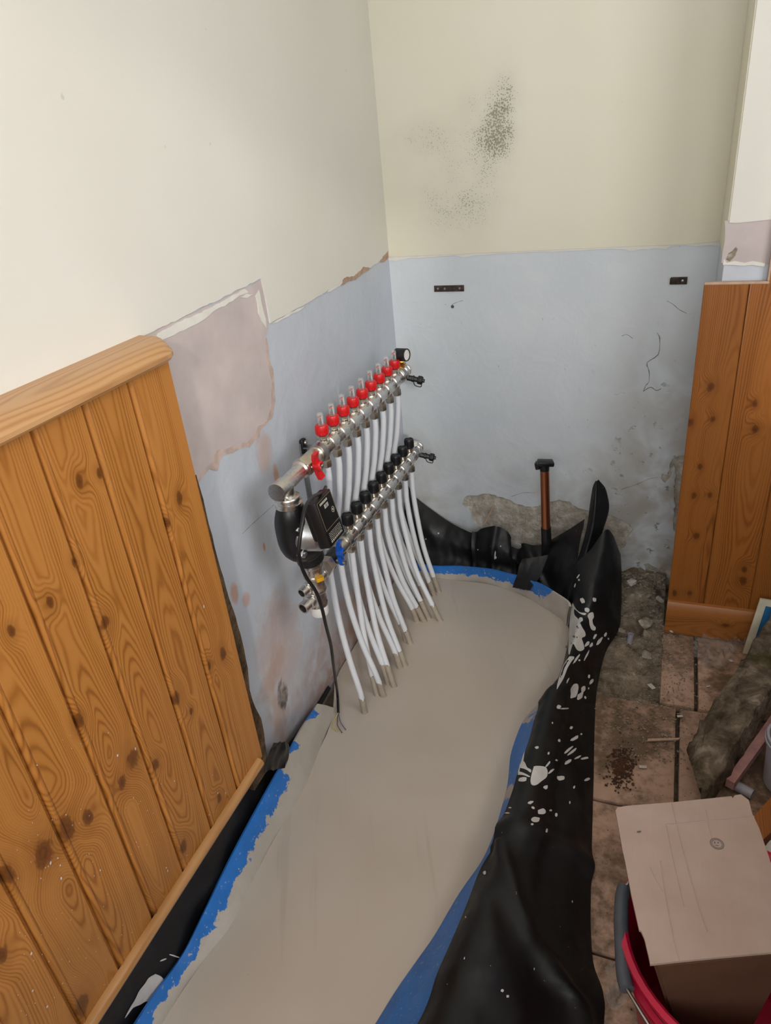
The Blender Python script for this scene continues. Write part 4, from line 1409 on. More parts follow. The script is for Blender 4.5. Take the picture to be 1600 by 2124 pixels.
for (bx, by, bz, pxy) in ((UX, -.232, UZ - .012, (850, 808)), (LX, -.155, LZ - .012, (878, 956))):
    a = Vector((bx + .012, by, bz - .004))
    d = Vector((1, .12, -.22)).normalized()
    dc = MB().lathe([(.0085, 0), (.0085, .014), (.0100, .015), (.0100, .020), (.0080, .021), (.0080, .030), (.0115, .031), (.0130, .034), (.0130, .042), (.0100, .046), (.0055, .046), (.0055, .051), (.0001, .0512)], a, d, 8).build('drain_cock', M['black'], hm, smooth=25)
    e = a + d * .036
    MB().tube([a + d * .018 - Vector((0, 0, .009)), a + d * .022 - Vector((0, 0, .019)), e + Vector((.002, 0, -.020)), e + d * .005 + Vector((0, 0, -.012))], .0014, 6).build('cap_strap', M['black'], dc)

# wall brackets carrying both bars
BRY = on_x(633, 918, .012).y
BRZ = on_x(633, 918, .012).z
for (yb, s_) in ((BRY, 1), (-.190, -1)):
    b_ = MB().box((0.0012, yb - .010, .395), (0.0042, yb + .010, BRZ), .001)
    for (x, z) in ((UX, UZ), (LX, LZ)):
        b_.box((0.0042, yb - .009, z - .040), (x - .010, yb + .009, z - .036), .0008)
    br_ = b_.build('wall_bracket', M['steel'], hm, smooth=25)
    MB().box((0.0, yb - .010, BRZ - .028), (0.012, yb + .010, BRZ + .010), .005).build('bracket_pad', M['black'], br_, smooth=30)
    MB().lathe([(.0055, 0), (.0055, .002), (.004, .0045), (.0001, .005)], (0.012, yb, BRZ), (1, 0, 0), 14).build('screw', M['steel'], br_)
    for (x, z) in ((UX, UZ), (LX, LZ)):
        MB().lathe([(.0200, -.009), (.0215, -.0085), (.0215, .0085), (.0200, .009)], (x, (-.262 if z == UZ else -.190) if s_ < 0 else (UY0 - .03 if z == UZ else LY0 - .03), z), (0, 1, 0), 28).build('clamp_ring', M['steel'], br_, smooth=30)

# ball valves with butterfly handles
v1 = MB()
v1.lathe([(.0165, 0), (.0190, .002), (.0190, .012), (.0160, .014), (.0175, .020), (.0195, .030), (.0195, .046), (.0175, .056), (.0175, .060)], (UX, UY0 - .032, UZ), (0, -1, 0), 24)
v1 = v1.build('flow_valve', M['metal_w'], hm, smooth=35)


def butterfly(c, ax, up_, m_, parent):
    ax = Vector(ax).normalized(); up_ = Vector(up_); up_ = (up_ - ax * up_.dot(ax)).normalized(); sd_ = ax.cross(up_)
    mb = MB().lathe([(.0105, -.012), (.0115, -.010), (.0115, .003), (.0090, .005), (.0055, .005), (.0055, .003), (.0001, .003)], c, ax, 20)
    for s_ in (1, -1):
        for t0, t1, w0, w1, dx in ((.004, .020, .0085, .0080, .0), (.018, .032, .0080, .0088, .004)):
            p = []
            for (tt, ww) in ((t0, w0), (t1, w1)):
                for q in (-1, 1):
                    for dd in (-.011, -.002):
                        p.append(c + up_ * (tt * s_) + sd_ * (ww * q + s_ * .003 * (tt / .03)) + ax * (dd + dx * (1 if tt == t1 else 0)))
            mb.add(p, [(0, 1, 3, 2), (4, 6, 7, 5), (0, 4, 5, 1), (2, 3, 7, 6), (0, 2, 6, 4), (1, 5, 7, 3)])
    h = mb.build('valve_handle', M[m_], parent, smooth=30)
    return h


c = on_x(663, 966, UX + .036)
h = butterfly(c, (1, -.05, .0), (0, -.10, 1), 'red', v1)
MB().lathe([(.0040, 0), (.0048, .001), (.0048, .004), (.003, .0055)], c + Vector((.003, 0, 0)), (1, 0, 0), 8).build('handle_screw', M['steel'], v1)
MB().lathe([(.0065, 0), (.0065, .03)], (UX + .012, c.y, UZ), (1, 0, 0), 12).build('valve_stem', M['metal_w'], v1)
v2 = MB().lathe([(.0165, 0), (.0190, .002), (.0190, .010), (.0165, .014), (.0185, .022), (.0185, .038), (.0165, .046)], (LX, LY0 - .032, LZ), (0, -1, 0), 24).build('return_valve', M['metal_w'], hm, smooth=35)
c2 = on_x(710, 1146, LX + .036)
h = butterfly(c2, (1, .1, .0), (0, .06, 1), 'blue', v2)
MB().lathe([(.0040, 0), (.0048, .001), (.0048, .004), (.003, .0055)], c2 + Vector((.003, 0, 0)), (1, 0, 0), 8).build('handle_screw', M['brass'], v2)
MB().lathe([(.0065, 0), (.0065, .03)], (LX + .012, c2.y, LZ), (1, 0, 0), 12).build('valve_stem', M['metal_w'], v2)

# union nut, then the elbow that turns down into the pump
yv = UY0 - .092
MB().lathe([(.0185, 0), (.0235, .002), (.0240, .005), (.0240, .022), (.0220, .026), (.0180, .027)], (UX, yv, UZ), (0, -1, 0), 6, PI / 6).build('union_nut', M['metal_w'], hm, smooth=20)
ye = -.985
el = MB().lathe([(.0175, 0), (.0200, .002), (.0200, .006), (.0165, .010), (.0165, .07), (.0190, .078), (.0190, .112)], (UX, yv - .027 + .002, UZ), (0, -1, 0), 28)
el.lathe([(.0165, 0), (.0165, -.022), (.0255, -.024), (.0268, -.027), (.0268, -.031), (.0240, -.033), (.0240, -.036), (.0285, -.038), (.0285, -.046), (.0255, -.048)], (UX + .002, -.966, UZ), (0, 0, 1), 30)
el.build('pump_elbow', M['metal'], hm, smooth=30)

# pump: cast-iron volute with flanges, aluminium motor, black control box
T = Vector((UX + .003, -.966, .692)); B = Vector((UX + .006, -.924, .545))
C0 = (T + B) / 2 + Vector((0, -.002, 0))
pb = MB()
pb.tube([T, T + Vector((-.002, -.004, -.02)), C0 + Vector((-.008, -.018, .02)), C0 + Vector((-.006, -.012, -.025)), B + Vector((0, -.002, .02)), B], lambda t: .024 + .010 * math.sin(PI * t), 20, 5)
pb.lathe([(.0001, -.034), (.026, -.032), (.040, -.020), (.044, -.004), (.043, .012), (.036, .018)], C0, (1, 0, 0), 30)
ax = (B - T).normalized()
pb.lathe([(.0270, -.002), (.0280, .0), (.0280, .010), (.0240, .014)], T, ax, 28)
pb.lathe([(.0240, -.014), (.0300, -.010), (.0310, .0), (.0310, .010), (.028, .013)], B - ax * .004, ax, 28)
pb = pb.build('pump_body', M['black'], hm, smooth=40)
mo = MB().lathe([(.043, .006), (.044, .010), (.044, .016), (.040, .019), (.037, .024), (.034, .052), (.030, .056)], C0, (1, 0, 0), 36)
for k in range(4):
    t = PI / 4 + k * PI / 2
    c = C0 + Vector((.014, .043 * math.cos(t), .043 * math.sin(t)))
    mo.box(c - Vector((.008, .009, .009)), c + Vector((.008, .009, .009)), .002, Matrix.Rotation(t, 3, 'X'))
mo = mo.build('pump_motor', M['alu'], hm, smooth=35)
for k in range(4):
    t = PI / 4 + k * PI / 2
    MB().lathe([(.0042, 0), (.0046, .001), (.0046, .004), (.0030, .0048)], C0 + Vector((.022, .043 * math.cos(t), .043 * math.sin(t))), (1, 0, 0), 10).build('bolt', M['steel'], mo)
# control box: its face leans back, so build it in a frame of its own
FC = [on_x(653, 1044, .180), on_x(687, 1011, .180), on_x(715, 1103, .202), on_x(687, 1140, .202)]
cen = (FC[0] + FC[1] + FC[2] + FC[3]) / 4
ey = ((FC[1] - FC[0]) + (FC[2] - FC[3])).normalized()
ez = ((FC[0] - FC[3]) + (FC[1] - FC[2])).normalized()
ex = ey.cross(ez).normalized()
ez = ex.cross(ey).normalized()
wy = ((FC[1] - FC[0]).length + (FC[2] - FC[3]).length) / 2
wz = ((FC[0] - FC[3]).length + (FC[1] - FC[2]).length) / 2
R3 = Matrix((ex, ey, ez)).transposed()


def fbox(m_, x0, x1, y0, y1, z0, z1, bev=0.0):
    c = cen + ex * ((x0 + x1) / 2) + ey * ((y0 + y1) / 2) + ez * ((z0 + z1) / 2)
    h_ = Vector(((x1 - x0) / 2, (y1 - y0) / 2, (z1 - z0) / 2))
    return m_.box(c - h_, c + h_, bev, R3)


hy, hz = wy / 2, wz / 2
m = MB()
fbox(m, -.026, 0, -hy, hy, -hz, hz, .004)
fbox(m, -.040, -.022, -hy * .8, hy * .8, -hz * .75, hz * .7, .006)
bx_ = m.build('control_box', M['black'], hm, smooth=35)
m = MB(); fbox(m, 0, .0006, -hy * .86, hy * .86, -hz * .28, hz * .92)
m.build('display_panel', M['blackg'], bx_, smooth=0)
m = MB()
t_ = .0006
for a0, a1, b0, b1 in ((-hy * .86, hy * .86, hz * .92 - t_, hz * .92), (-hy * .86, hy * .86, -hz * .28, -hz * .28 + t_), (-hy * .86, -hy * .86 + t_, -hz * .28, hz * .92), (hy * .86 - t_, hy * .86, -hz * .28, hz * .92)):
    fbox(m, .0006, .0009, a0, a1, b0, b1)
m.build('panel_border', M['gold'], bx_, smooth=0)
m = MB(); fbox(m, 0, .0005, -hy * .9, hy * .88, -hz * .93, -hz * .36, .0)
m.build('rating_label', M['blackg'], bx_, smooth=0)
# printing on the box: heading, number in a pill, arrow in a ring, lines of small type on the rating label
m = MB()
for k in range(6):
    a0 = -hy * .62 + k * hy * .155
    fbox(m, .0006, .0010, a0, a0 + hy * .115, hz * .74, hz * .83)
m.build('heading_print', M['print'], bx_, smooth=0)
m = MB()
fbox(m, .0006, .0011, -hy * .24, hy * .22, hz * .50, hz * .66, .0)
m.build('number_pill', M['print'], bx_, smooth=0)


def text_on_box(s, y, z, size, mname, part, spin=0.0):
    cu = bpy.data.curves.new('lettering', 'FONT')
    cu.body = s; cu.size = size; cu.align_x = 'CENTER'; cu.align_y = 'CENTER'
    to = bpy.data.objects.new('lettering', cu)
    col.objects.link(to)
    bpy.context.view_layer.update()
    me = to.to_mesh()
    mb = MB()
    Q = [cen + ex * .0012 + ey * (y + v.co.x) + ez * (z + v.co.y) for v in me.vertices]
    mb.add(Q, [tuple(p.vertices) for p in me.polygons])
    to.to_mesh_clear()
    bpy.data.objects.remove(to)
    return mb.build('lettering', M[mname], part, smooth=0, fix=False)


text_on_box('00', 0 - hy * .01, hz * .575, hz * .17, 'blackg', bx_)
m = MB()
ac = cen + ex * .0009 + ey * (hy * .50) + ez * (hz * .22)
ring_ = []
for k in range(20):
    t = 2 * PI * k / 20
    ring_.append((ac + (ey * math.cos(t) + ez * math.sin(t)) * hy * .17, ac + (ey * math.cos(t) + ez * math.sin(t)) * hy * .14))
m.grid([[a for a, b in ring_] + [ring_[0][0]], [b for a, b in ring_] + [ring_[0][1]]])
m.add([ac + ey * hy * .09 + ez * hy * .06, ac - ey * hy * .09 + ez * hy * .06, ac - ez * hy * .11], [(0, 1, 2)])
m.build('arrow_button', M['print'], bx_, smooth=0, fix=False)
m = MB()
for k in range(7):
    z1 = -hz * (.44 + .065 * k)
    a = -hy * .72
    rr_ = random.Random(k)
    while a < hy * .7:
        w_ = rr_.uniform(.06, .2) * hy
        fbox(m, .0005, .0008, a, min(a + w_, hy * .74), z1 - hz * (.017 if k != 5 else .04), z1)
        a += w_ + hy * .05
m.build('small_print', M['print'], bx_, smooth=0)

# mixing valve below the pump
vx, vy = UX + .007, -.922
mv = MB()
mv.lathe([(.0230, 0), (.0250, -.002), (.0250, -.012), (.0215, -.016), (.0215, -.034), (.0240, -.037), (.0240, -.041), (.0205, -.046), (.0225, -.070), (.0245, -.073), (.0245, -.078), (.0215, -.082), (.0215, -.108), (.0225, -.110), (.0225, -.118), (.0190, -.120)], (vx, vy, .535), (0, 0, 1), 28)
mv.lathe([(.0140, 0), (.0140, .022), (.0185, .024)], (vx, vy + .012, LZ + .010), (0, 1, 0), 20)
mv = mv.build('mixing_valve', M['metal'], hm, smooth=35)
for (z, r, l) in ((.478, .0115, .046), (.440, .0140, .050)):
    MB().lathe([(r * .95, .012), (r * .95, l * .5), (r * 1.18, l * .52), (r * 1.18, l * .62), (r, l * .66), (r, l), (r * .78, l), (r * .74, l * .3)], (vx, vy, z), (-.28, -1, -.10), 24, cap=False).build('open_port', M['metal'], mv, smooth=35)
    d = Vector((-.28, -1, -.10)).normalized()
    MB().lathe([(r * .76, l * .55), (r * .76, l * .56)], (vx, vy, z), d, 20).build('port_bore', M['rust'], mv)
MB().lathe([(.0200, 0), (.0215, -.002), (.0215, -.020), (.0195, -.026), (.0120, -.027)], (vx, vy, .417), (0, 0, 1), 20).build('thermostat_cap', M['white'], hm, smooth=35)
MB().box((vx + .014, vy - .024, .494), (vx + .0285, vy - .006, .503), .001, Matrix.Rotation(-.7, 3, 'Z')).build('yellow_tag', M['yellow'], mv, smooth=20)
MB().lathe([(.0150, 0), (.0230, .002), (.0235, .004), (.0235, .021), (.0215, .025), (.0165, .026)], (LX + .004, -.858, LZ + .006), (0, 1, 0), 6).build('union_nut', M['metal_w'], hm, smooth=20)
MB().lathe([(.0165, 0), (.0215, .001), (.0215, .004), (.0165, .006), (.0165, .05)], (LX + .002, -.832, LZ + .003), (0, 1, 0), 24).build('return_union', M['black'], hm, smooth=30)
MB().lathe([(.0168, .0), (.0168, .040)], (LX + .001, -.810, LZ), (0, 1, 0), 24).build('return_spigot', M['metal_w'], hm, smooth=30)

# ---- the heating pipes: eighteen, each its own thing
UE = [(757, 1479), (796, 1445), (806, 1420), (831, 1386), (843, 1330), (866, 1290), (873, 1263), (880, 1241), (893, 1222)]
LE = [(783, 1443), (818, 1425), (841, 1382), (852, 1336), (881, 1290), (890, 1284), (914, 1289), (901, 1236), (911, 1229)]
ORD = ['first', 'second', 'third', 'fourth', 'fifth', 'sixth', 'seventh', 'eighth', 'ninth']
pr_ = random.Random(21)
for row, (xs_, ports, zt, ends) in enumerate(((UX, UP_, UZ - .045, UE), (LX, LP_, LZ - .045, LE))):
    for i in range(NP):
        a = Vector((xs_, ports[i], zt))
        e = on_z(*ends[i], -0.004)
        path = [a, a + Vector((0, 0, -.035))]
        if row == 0:
            path += [Vector((xs_ - .012, ports[i], .575)), Vector((xs_ - .031, ports[i], .47)), Vector((lerp(xs_ - .028, e.x, .06), lerp(ports[i], e.y, .22), .30)), Vector((lerp(xs_ - .02, e.x, .34), lerp(ports[i], e.y, .55), .165)), Vector((lerp(xs_, e.x, .74), lerp(ports[i], e.y, .85), .06)), e]
        else:
            path += [Vector((xs_, ports[i], .345)), Vector((lerp(xs_, e.x, .10), lerp(ports[i], e.y, .12), .27)), Vector((lerp(xs_, e.x, .36), lerp(ports[i], e.y, .46), .155)), Vector((lerp(xs_, e.x, .76), lerp(ports[i], e.y, .82), .055)), e]
        rp = thing('heating_pipe', (e.x, e.y, 0.0),
                   'white plastic heating pipe below the %s %s from the pump' % (ORD[i], 'red flow meter' if row == 0 else 'black cap'), 'pipe', 'white heating pipes from manifold to screed')
        P = spline(path, 6)
        MB().tube(P, .0080, 12, 1).build('pipe', M['pex'], rp, smooth=60)
        hgt = pr_.uniform(.040, .062)
        Pl = [q for q in P if q.z < hgt]
        if len(Pl) >= 2:
            k = len(P) - len(Pl) - 1
            q0 = P[k].lerp(P[k + 1], (P[k].z - hgt) / (P[k].z - P[k + 1].z))
            m = MB().tube([q0] + Pl, .0086, 12, 1)
            for v in m.v[:12]: v.z += pr_.uniform(-.005, .006)
            for v in m.v[-12:]:
                v.x += (v.x - e.x) * .35; v.y += (v.y - e.y) * .35
            m.build('slurry_coat', M['slurry'], rp, smooth=60)

# ---- pump power cable, ending in three bare wires on the screed
cp = [((676, 1010), .150), ((668, 1022), .168), ((650, 1030), .185), ((637, 1045), .196), ((631, 1063), .202), ((625, 1099), .204), ((620, 1141), .200), ((624, 1169), .198), ((636, 1198), .200), ((655, 1226), .204), ((667, 1258), .204), ((677, 1300), .195), ((687, 1340), .175), ((692, 1380), .150)]
pts = [on_x(*p, x) for p, x in cp] + [on_z(700, 1437, .035), on_z(702, 1478, .012)]
pc = thing('power_cable', pts[-1] - Vector((0, 0, .012)), 'black mains cable hanging from the pump with bare wire ends on the screed', 'cable')
MB().tube(pts, .0036, 10, 5).build('cable_sheath', M['black'], pc, smooth=60)
for (mname, ends) in (('wireb', [(705, 1492), (709, 1502), (718, 1514)]), ('wirebr', [(700, 1494), (701, 1506), (710, 1520)]), ('wirey', [(692, 1498), (690, 1508), (701, 1517)])):
    q = [pts[-1]] + [on_z(*e, .006 if k < 2 else .003) for k, e in enumerate(ends)]
    MB().tube(q, .0011, 6, 5).build('wire', M[mname], pc, smooth=60)

# ================================================================== THINGS ON AND BY THE BACK WALL
# capped copper pipe standing in the membrane
cy = -.115
a = on_y(1138, 1180, cy); a.z = 0.0
b = on_y(1133, 1094, cy); c = on_y(1130, 968, cy)
cpz = thing('copper_pipe', (b.x, cy, 0.0), 'upright copper pipe with a black taped top, near the back wall', 'pipe')
MB().tube([b, b.lerp(c, .5), c], .0138, 20, 2).build('pipe', M['copper'], cpz, smooth=60)
MB().tube([Vector((b.x + .002, cy, 0)), b.lerp(c, -.5), b], .0158, 18, 2).build('sleeve', M['tape'], cpz, smooth=60)
m = MB().lathe([(.0142, -.012), (.0150, .0), (.0160, .012), (.017, .016)], c, (c - b).normalized(), 14)
m.box(c + Vector((-.021, -.016, .006)), c + Vector((.027, .016, .020)), .004, Matrix.Rotation(.12, 3, 'Y') @ Matrix.Rotation(.35, 3, 'Z'))
m.box(c + Vector((-.026, -.020, -.004)), c + Vector((-.012, .004, .018)), .003, Matrix.Rotation(-.2, 3, 'Y'))
m.build('taped_end', M['tape'], cpz, smooth=35)
# dry stick behind the membrane
o = MB().tube([on_y(993, 1112, -.03), on_y(1004, 1090, -.02), on_y(1024, 1050, -.006)], .0026, 6, 2).build('wood_sliver', M['raw'], smooth=40)
tag(o, 'thin pale sliver of wood leaning on the bare concrete patch', 'stick')


def iron_bracket(px0, px1, py0, py1, label, screws, lap):
    a = on_y(px0, py0); b = on_y(px1, py1)
    z0, z1 = sorted((a.z, b.z))
    t = thing('wall_bracket', ((a.x + b.x) / 2, 0, z0), label, 'bracket', 'old iron brackets on the back wall')
    m = MB().box((a.x, -.0035, z0), (b.x, .0, z1), .0008)
    if lap: m.box((lerp(a.x, b.x, .46), -.0065, z0 + .001), (lerp(a.x, b.x, .62), -.003, z1 - .001), .0008)
    else: m.box((a.x - .002, -.010, z0 + .002), (a.x + .002, -.0005, z1 - .002), .0005)
    m.build('plate', M['rust'], t, smooth=25)
    for f in screws:
        MB().lathe([(.0034, 0), (.0030, .0012), (.0001, .0016)], (lerp(a.x, b.x, f), -.0035, lerp(z0, z1, .5)), (0, -1, 0), 10).build('screw', M['steel'], t)


iron_bracket(902, 963, 605, 591, 'long rusty iron plate screwed to the back wall, left of the two', (.13, .36, .86), True)
iron_bracket(1391, 1427, 590, 574, 'short black iron plate on the back wall beside the pine boards', (.72,), False)

# ================================================================== RUBBLE AND ODDMENTS AT THE RIGHT
def stone_mesh(c, r, rnd, squash=0.7):
    bm = bmesh.new()
    bmesh.ops.create_icosphere(bm, subdivisions=1, radius=1.0)
    R = Matrix.Rotation(rnd.uniform(0, 6.28), 3, 'Z') @ Matrix.Rotation(rnd.uniform(-.5, .5), 3, 'X')
    sx, sy, sz = rnd.uniform(.7, 1.3), rnd.uniform(.6, 1.1), rnd.uniform(.35, .8) * squash / .7
    vs = []
    for v in bm.verts:
        k = 1 + rnd.uniform(-.25, .22)
        vs.append(Vector(c) + R @ Vector((v.co.x * sx * r * k, v.co.y * sy * r * k, v.co.z * sz * r * k)))
    bm.verts.index_update()
    fs = [[v.index for v in f.verts] for f in bm.faces]
    bm.free()
    return vs, fs


sr = random.Random(33)
m = MB()
for _ in range(420):
    x = sr.uniform(.70, .862); y = -0.02 - 0.24 * sr.random() ** 1.5
    r = sr.uniform(.002, .0075)
    m.add(*stone_mesh((x, y, ground_h(x, y) + r * .3), r, sr))
for _ in range(1500):   # grit spread over the mortar bed and the nearest tiles
    x = sr.gauss(.83, .07); y = -.30 - .5 * sr.random() ** 1.3
    if not .70 < x < .99: continue
    r = sr.uniform(.0009, .0032)
    z = ground_h(x, y) if (x < .86 and y > -.60) else 0.001
    m.add(*stone_mesh((x, y, max(z, -.03) + r * .3), r, sr))
o = m.build('rubble', M['rubble'], smooth=0, kind='stuff')
tag(o, 'loose grey rubble and grit on the broken ground by the back wall', 'rubble')
# larger lumps one can pick out
for (px, py, z, r, mt, lab) in [(1310, 1212, .03, .021, 'chip', 'pale flat piece of plaster on the rubble beside the black sheet'), (1338, 1296, .0, .020, 'rubble', 'grey stone lump beside the small pit in the ground'),
                                (1288, 1312, .0, .018, 'rubble', 'rough stone against the foot of the black sheet'), (1393, 1311, .006, .010, 'chip', 'white plaster chip at the left end of the skirting'),
                                (1341, 1362, .004, .014, 'rubble', 'rounded grey pebble of mortar on the dirty ground'), (1516, 1372, .008, .008, 'chip', 'small white chip on the tile next to the mossy slab'),
                                (1354, 1252, .02, .016, 'rubble', 'broken stone in the middle of the rubble heap')]:
    q = on_z(px, py, z)
    vs, fs = stone_mesh((q.x, q.y, z + r * .35), r, sr, .55)
    o = MB().add(vs, fs).build('stone', M[mt], smooth=0)
    tag(o, lab, 'stone')
# paint flakes / chips on the tiles
for (px, py, L, W, an, lab) in [(1334, 1591, .017, .008, .2, 'white plaster flake on the terracotta tile beside the brown stain'), (1352, 1424, .020, .012, -.9, 'curled white paper scrap on the dirt by the tile edge'),
                                (1411, 1486, .014, .006, .4, 'pale flake near the lower edge of the mossy slab'), (1470, 1424, .010, .004, .6, 'tiny white flake on the tile beside the dark joint')]:
    q = on_z(px, py, .001)
    R = Matrix.Rotation(an, 3, 'Z')
    o = MB().box(q - Vector((L / 2, W / 2, 0)), q + Vector((L / 2, W / 2, .0016)), .0005, R).build('plaster_flake', M['chip'], smooth=0)
    tag(o, lab, 'debris')
# wood sliver on the floor
q = on_z(1375, 1537, .003)
o = MB().prism([q + Vector((-.035, -.012, 0)), q + Vector((.035, .012, 0)), q + Vector((.038, .018, 0)), q + Vector((-.033, -.004, 0))], (0, 0, .003)).build('wood_splinter', M['raw'], smooth=0)
tag(o, 'flat wood splinter lying in the grit on the tiles', 'splinter')
# dried brown stain on the tile: crumbs of clay
m = MB()
for _ in range(420):
    px = sr.gauss(1290, 13); py = sr.gauss(1590, 22)
    q = on_z(px, py, .001)
    m.add(*stone_mesh(q, sr.uniform(.0010, .0042), sr, .3))
o = m.build('clay_crumbs', plain('dark_clay', '#4a2c1a', 0.95, 0, .2), smooth=0, kind='stuff')
tag(o, 'patch of dark brown clay crumbs on the terracotta tile', 'dirt')

# pipe offcuts
def offcut(a, b, r, label, name='pipe_offcut', m='white'):
    d = (b - a)
    L = d.length
    o = MB().lathe([(r * .84, 0), (r, 0), (r, L), (r * .84, L), (r * .84, 0)], a, d, 18, cap=False).build(name, M[m], smooth=40)
    return tag(o, label, 'pipe')


q = on_z(1304, 1342, -.02)
offcut(q, q + Vector((.004, .004, .045)), .0080, 'short white pipe stub standing in the pit beside the black sheet', m='grey')
q = on_z(1374, 1247, .018)
offcut(q, q + Vector((-.014, -.008, .016)), .0068, 'tiny white pipe end lying on the rubble by the pine boards', m='chip')
q = on_z(1514, 1622, .013); q2 = on_z(1562, 1648, .013)
offcut(q, q2, .0115, 'white plastic pipe offcut lying on the floor behind the cardboard box', m='grey')

# broken mossy slab leaning on the rubbish
A = on_z(1421, 1548, .055); Bq = on_z(1458, 1655, .055)
D = on_y(1605, 1262, -.37)
Cq = Bq + (D - A)
nr = (Bq - A).cross(D - A).normalized()
if nr.z < 0: nr = -nr
rows_t = []; rows_b = []
for i in range(37):
    u = i / 36
    rt_ = []; rb_ = []
    for j in range(17):
        v = j / 16
        p = A.lerp(Bq, v).lerp(D.lerp(Cq, v), u)
        e = noise.fractal(Vector((p.x * 22, p.y * 22, 1.7)), .8, 2.0, 5)
        edge = min(u, v, 1 - v)
        p = p + (Bq - A).normalized() * (.010 * noise.fractal(Vector((u * 16, 3 * v, 2.0)), .7, 2, 4)) + (D - A).normalized() * (.012 * noise.fractal(Vector((v * 9, 4 * u, 8.0)), .7, 2, 4))
        rt_.append(p + nr * (.010 * e - .006 * max(0, 1 - edge / .03)))
        rb_.append(p - nr * (.042 + .006 * e))
    rows_t.append(rt_); rows_b.append(rb_)
m = MB().grid(rows_t).grid(rows_b)
N_ = 37 * 17
for i in range(36):
    for j in (0, 16):
        a_, b_ = i * 17 + j, (i + 1) * 17 + j
        m.f.append((a_, b_, b_ + N_, a_ + N_))
for j in range(16):
    for i in (0, 36):
        a_, b_ = i * 17 + j, i * 17 + j + 1
        m.f.append((a_, b_, b_ + N_, a_ + N_))
o = m.build('broken_slab', M['slab'], smooth=28)
tag(o, 'rough dark mossy slab of broken masonry leaning at the right edge', 'slab')

# pink insulation strip below the slab
a = on_z(1508, 1632, .02); b = on_z(1600, 1500, .05)
d = (b - a).normalized()
sd2 = d.cross(Vector((0, 0, 1))).normalized()
o = MB().prism([a - sd2 * .004, a + sd2 * .014, b + d * .15 + sd2 * .020, b + d * .15 - sd2 * .004], (0, 0, .022)).build('insulation_strip', M['pinkfoam'], smooth=0)
tag(o, 'torn pink insulation strip lying under the mossy slab', 'insulation')
# grey plastic tub at the frame edge
tc = on_z(1580, 1590, .05) + Vector((.062, .01, -.05))
o = thing('plastic_tub', (tc.x, tc.y, 0), 'pale grey plastic tub cut off by the right edge', 'tub')
MB().lathe([(.048, 0), (.052, .004), (.060, .13), (.063, .132), (.063, .138), (.058, .138), (.050, .006), (.0001, .006)], (tc.x, tc.y, .001), (0, 0, 1), 28, cap=False).build('tub_wall', M['grey'], o, smooth=40)
MB().lathe([(.0645, .122), (.066, .124), (.066, .129), (.0640, .131)], (tc.x, tc.y, .001), (0, 0, 1), 28, cap=False).build('tub_rim', M['grey'], o, smooth=40)
# timber offcut and white bottle behind the box
q0 = on_z(1556, 1702, .10); q1 = on_z(1612, 1640, .10); q2 = on_z(1640, 1690, .10); q3 = on_z(1580, 1745, .10)
o = MB().prism([q0, q1, q2, q3], (0, 0, -.098)).build('timber_block', M['pine_r'], smooth=20)
tag(o, 'orange-brown timber offcut behind the cardboard box', 'timber')
bc = on_z(1600, 1745, .26)
o = thing('white_bottle', (bc.x + .03, bc.y, .0), 'white plastic bottle beside the cardboard box, cut off by the right edge', 'bottle')
MB().lathe([(.0001, 0), (.034, .001), (.038, .006), (.038, .215), (.034, .235), (.020, .25), (.015, .255), (.015, .262)], (bc.x + .03, bc.y, .001), (0, 0, 1), 28).build('bottle_body', M['white'], o, smooth=40)
MB().lathe([(.0175, 0), (.018, .001), (.018, .018), (.0165, .020), (.0001, .020)], (bc.x + .03, bc.y, .2635), (0, 0, 1), 20).build('bottle_cap', M['white'], o, smooth=40)

# framed blue board leaning on the skirting
tlb = on_y(1577, 1240, -.315); blb = on_z(1541, 1352, .002)
wv = Vector((1, -.10, 0)).normalized() * .20
o = thing('framed_board', blb + wv * .5, 'blue board with a cream edge leaning against the pine skirting', 'board')
upv = (tlb - blb)
nb_ = wv.cross(upv).normalized()
if nb_.y > 0: nb_ = -nb_
for (u0, u1, v0, v1) in ((0, .09, 0, 1), (.91, 1, 0, 1), (.09, .91, .90, 1), (.09, .91, 0, .10)):
    MB().prism([blb + wv * a_ + upv * b_ for a_, b_ in ((u0, v0), (u1, v0), (u1, v1), (u0, v1))], nb_ * .009).build('edge_strip', M['creamedge'], o, smooth=0)
MB().prism([blb + wv * a_ + upv * b_ for a_, b_ in ((.09, .10), (.91, .10), (.91, .90), (.09, .90))], nb_ * .005).build('blue_panel', M['bluecard'], o, smooth=0)


# clear film scraps
def film(pxs, z, label, seed, lift):
    P = [on_z(px, py, z) for px, py in pxs]
    c = sum(P, Vector()) / len(P)
    ring = [p + Vector((random.uniform(-.004, .004), random.uniform(-.004, .004), 0)) for p in spline(P + [P[0]], 4)[:-1]]
    rings = []
    for k in range(7):
        f = 1 - k / 6.5
        rings.append([c + (p - c) * f + Vector((0, 0, .002 + lift * abs(noise.fractal(Vector(((p.x * f + c.x * (1 - f)) * 45, (p.y * f + c.y * (1 - f)) * 45, seed)), .6, 2.2, 5)))) for p in ring] )
        rings[-1].append(rings[-1][0])
    o = MB().grid(rings).build('plastic_film', M['film'], smooth=35, fix=False)
    return tag(o, label, 'plastic film')


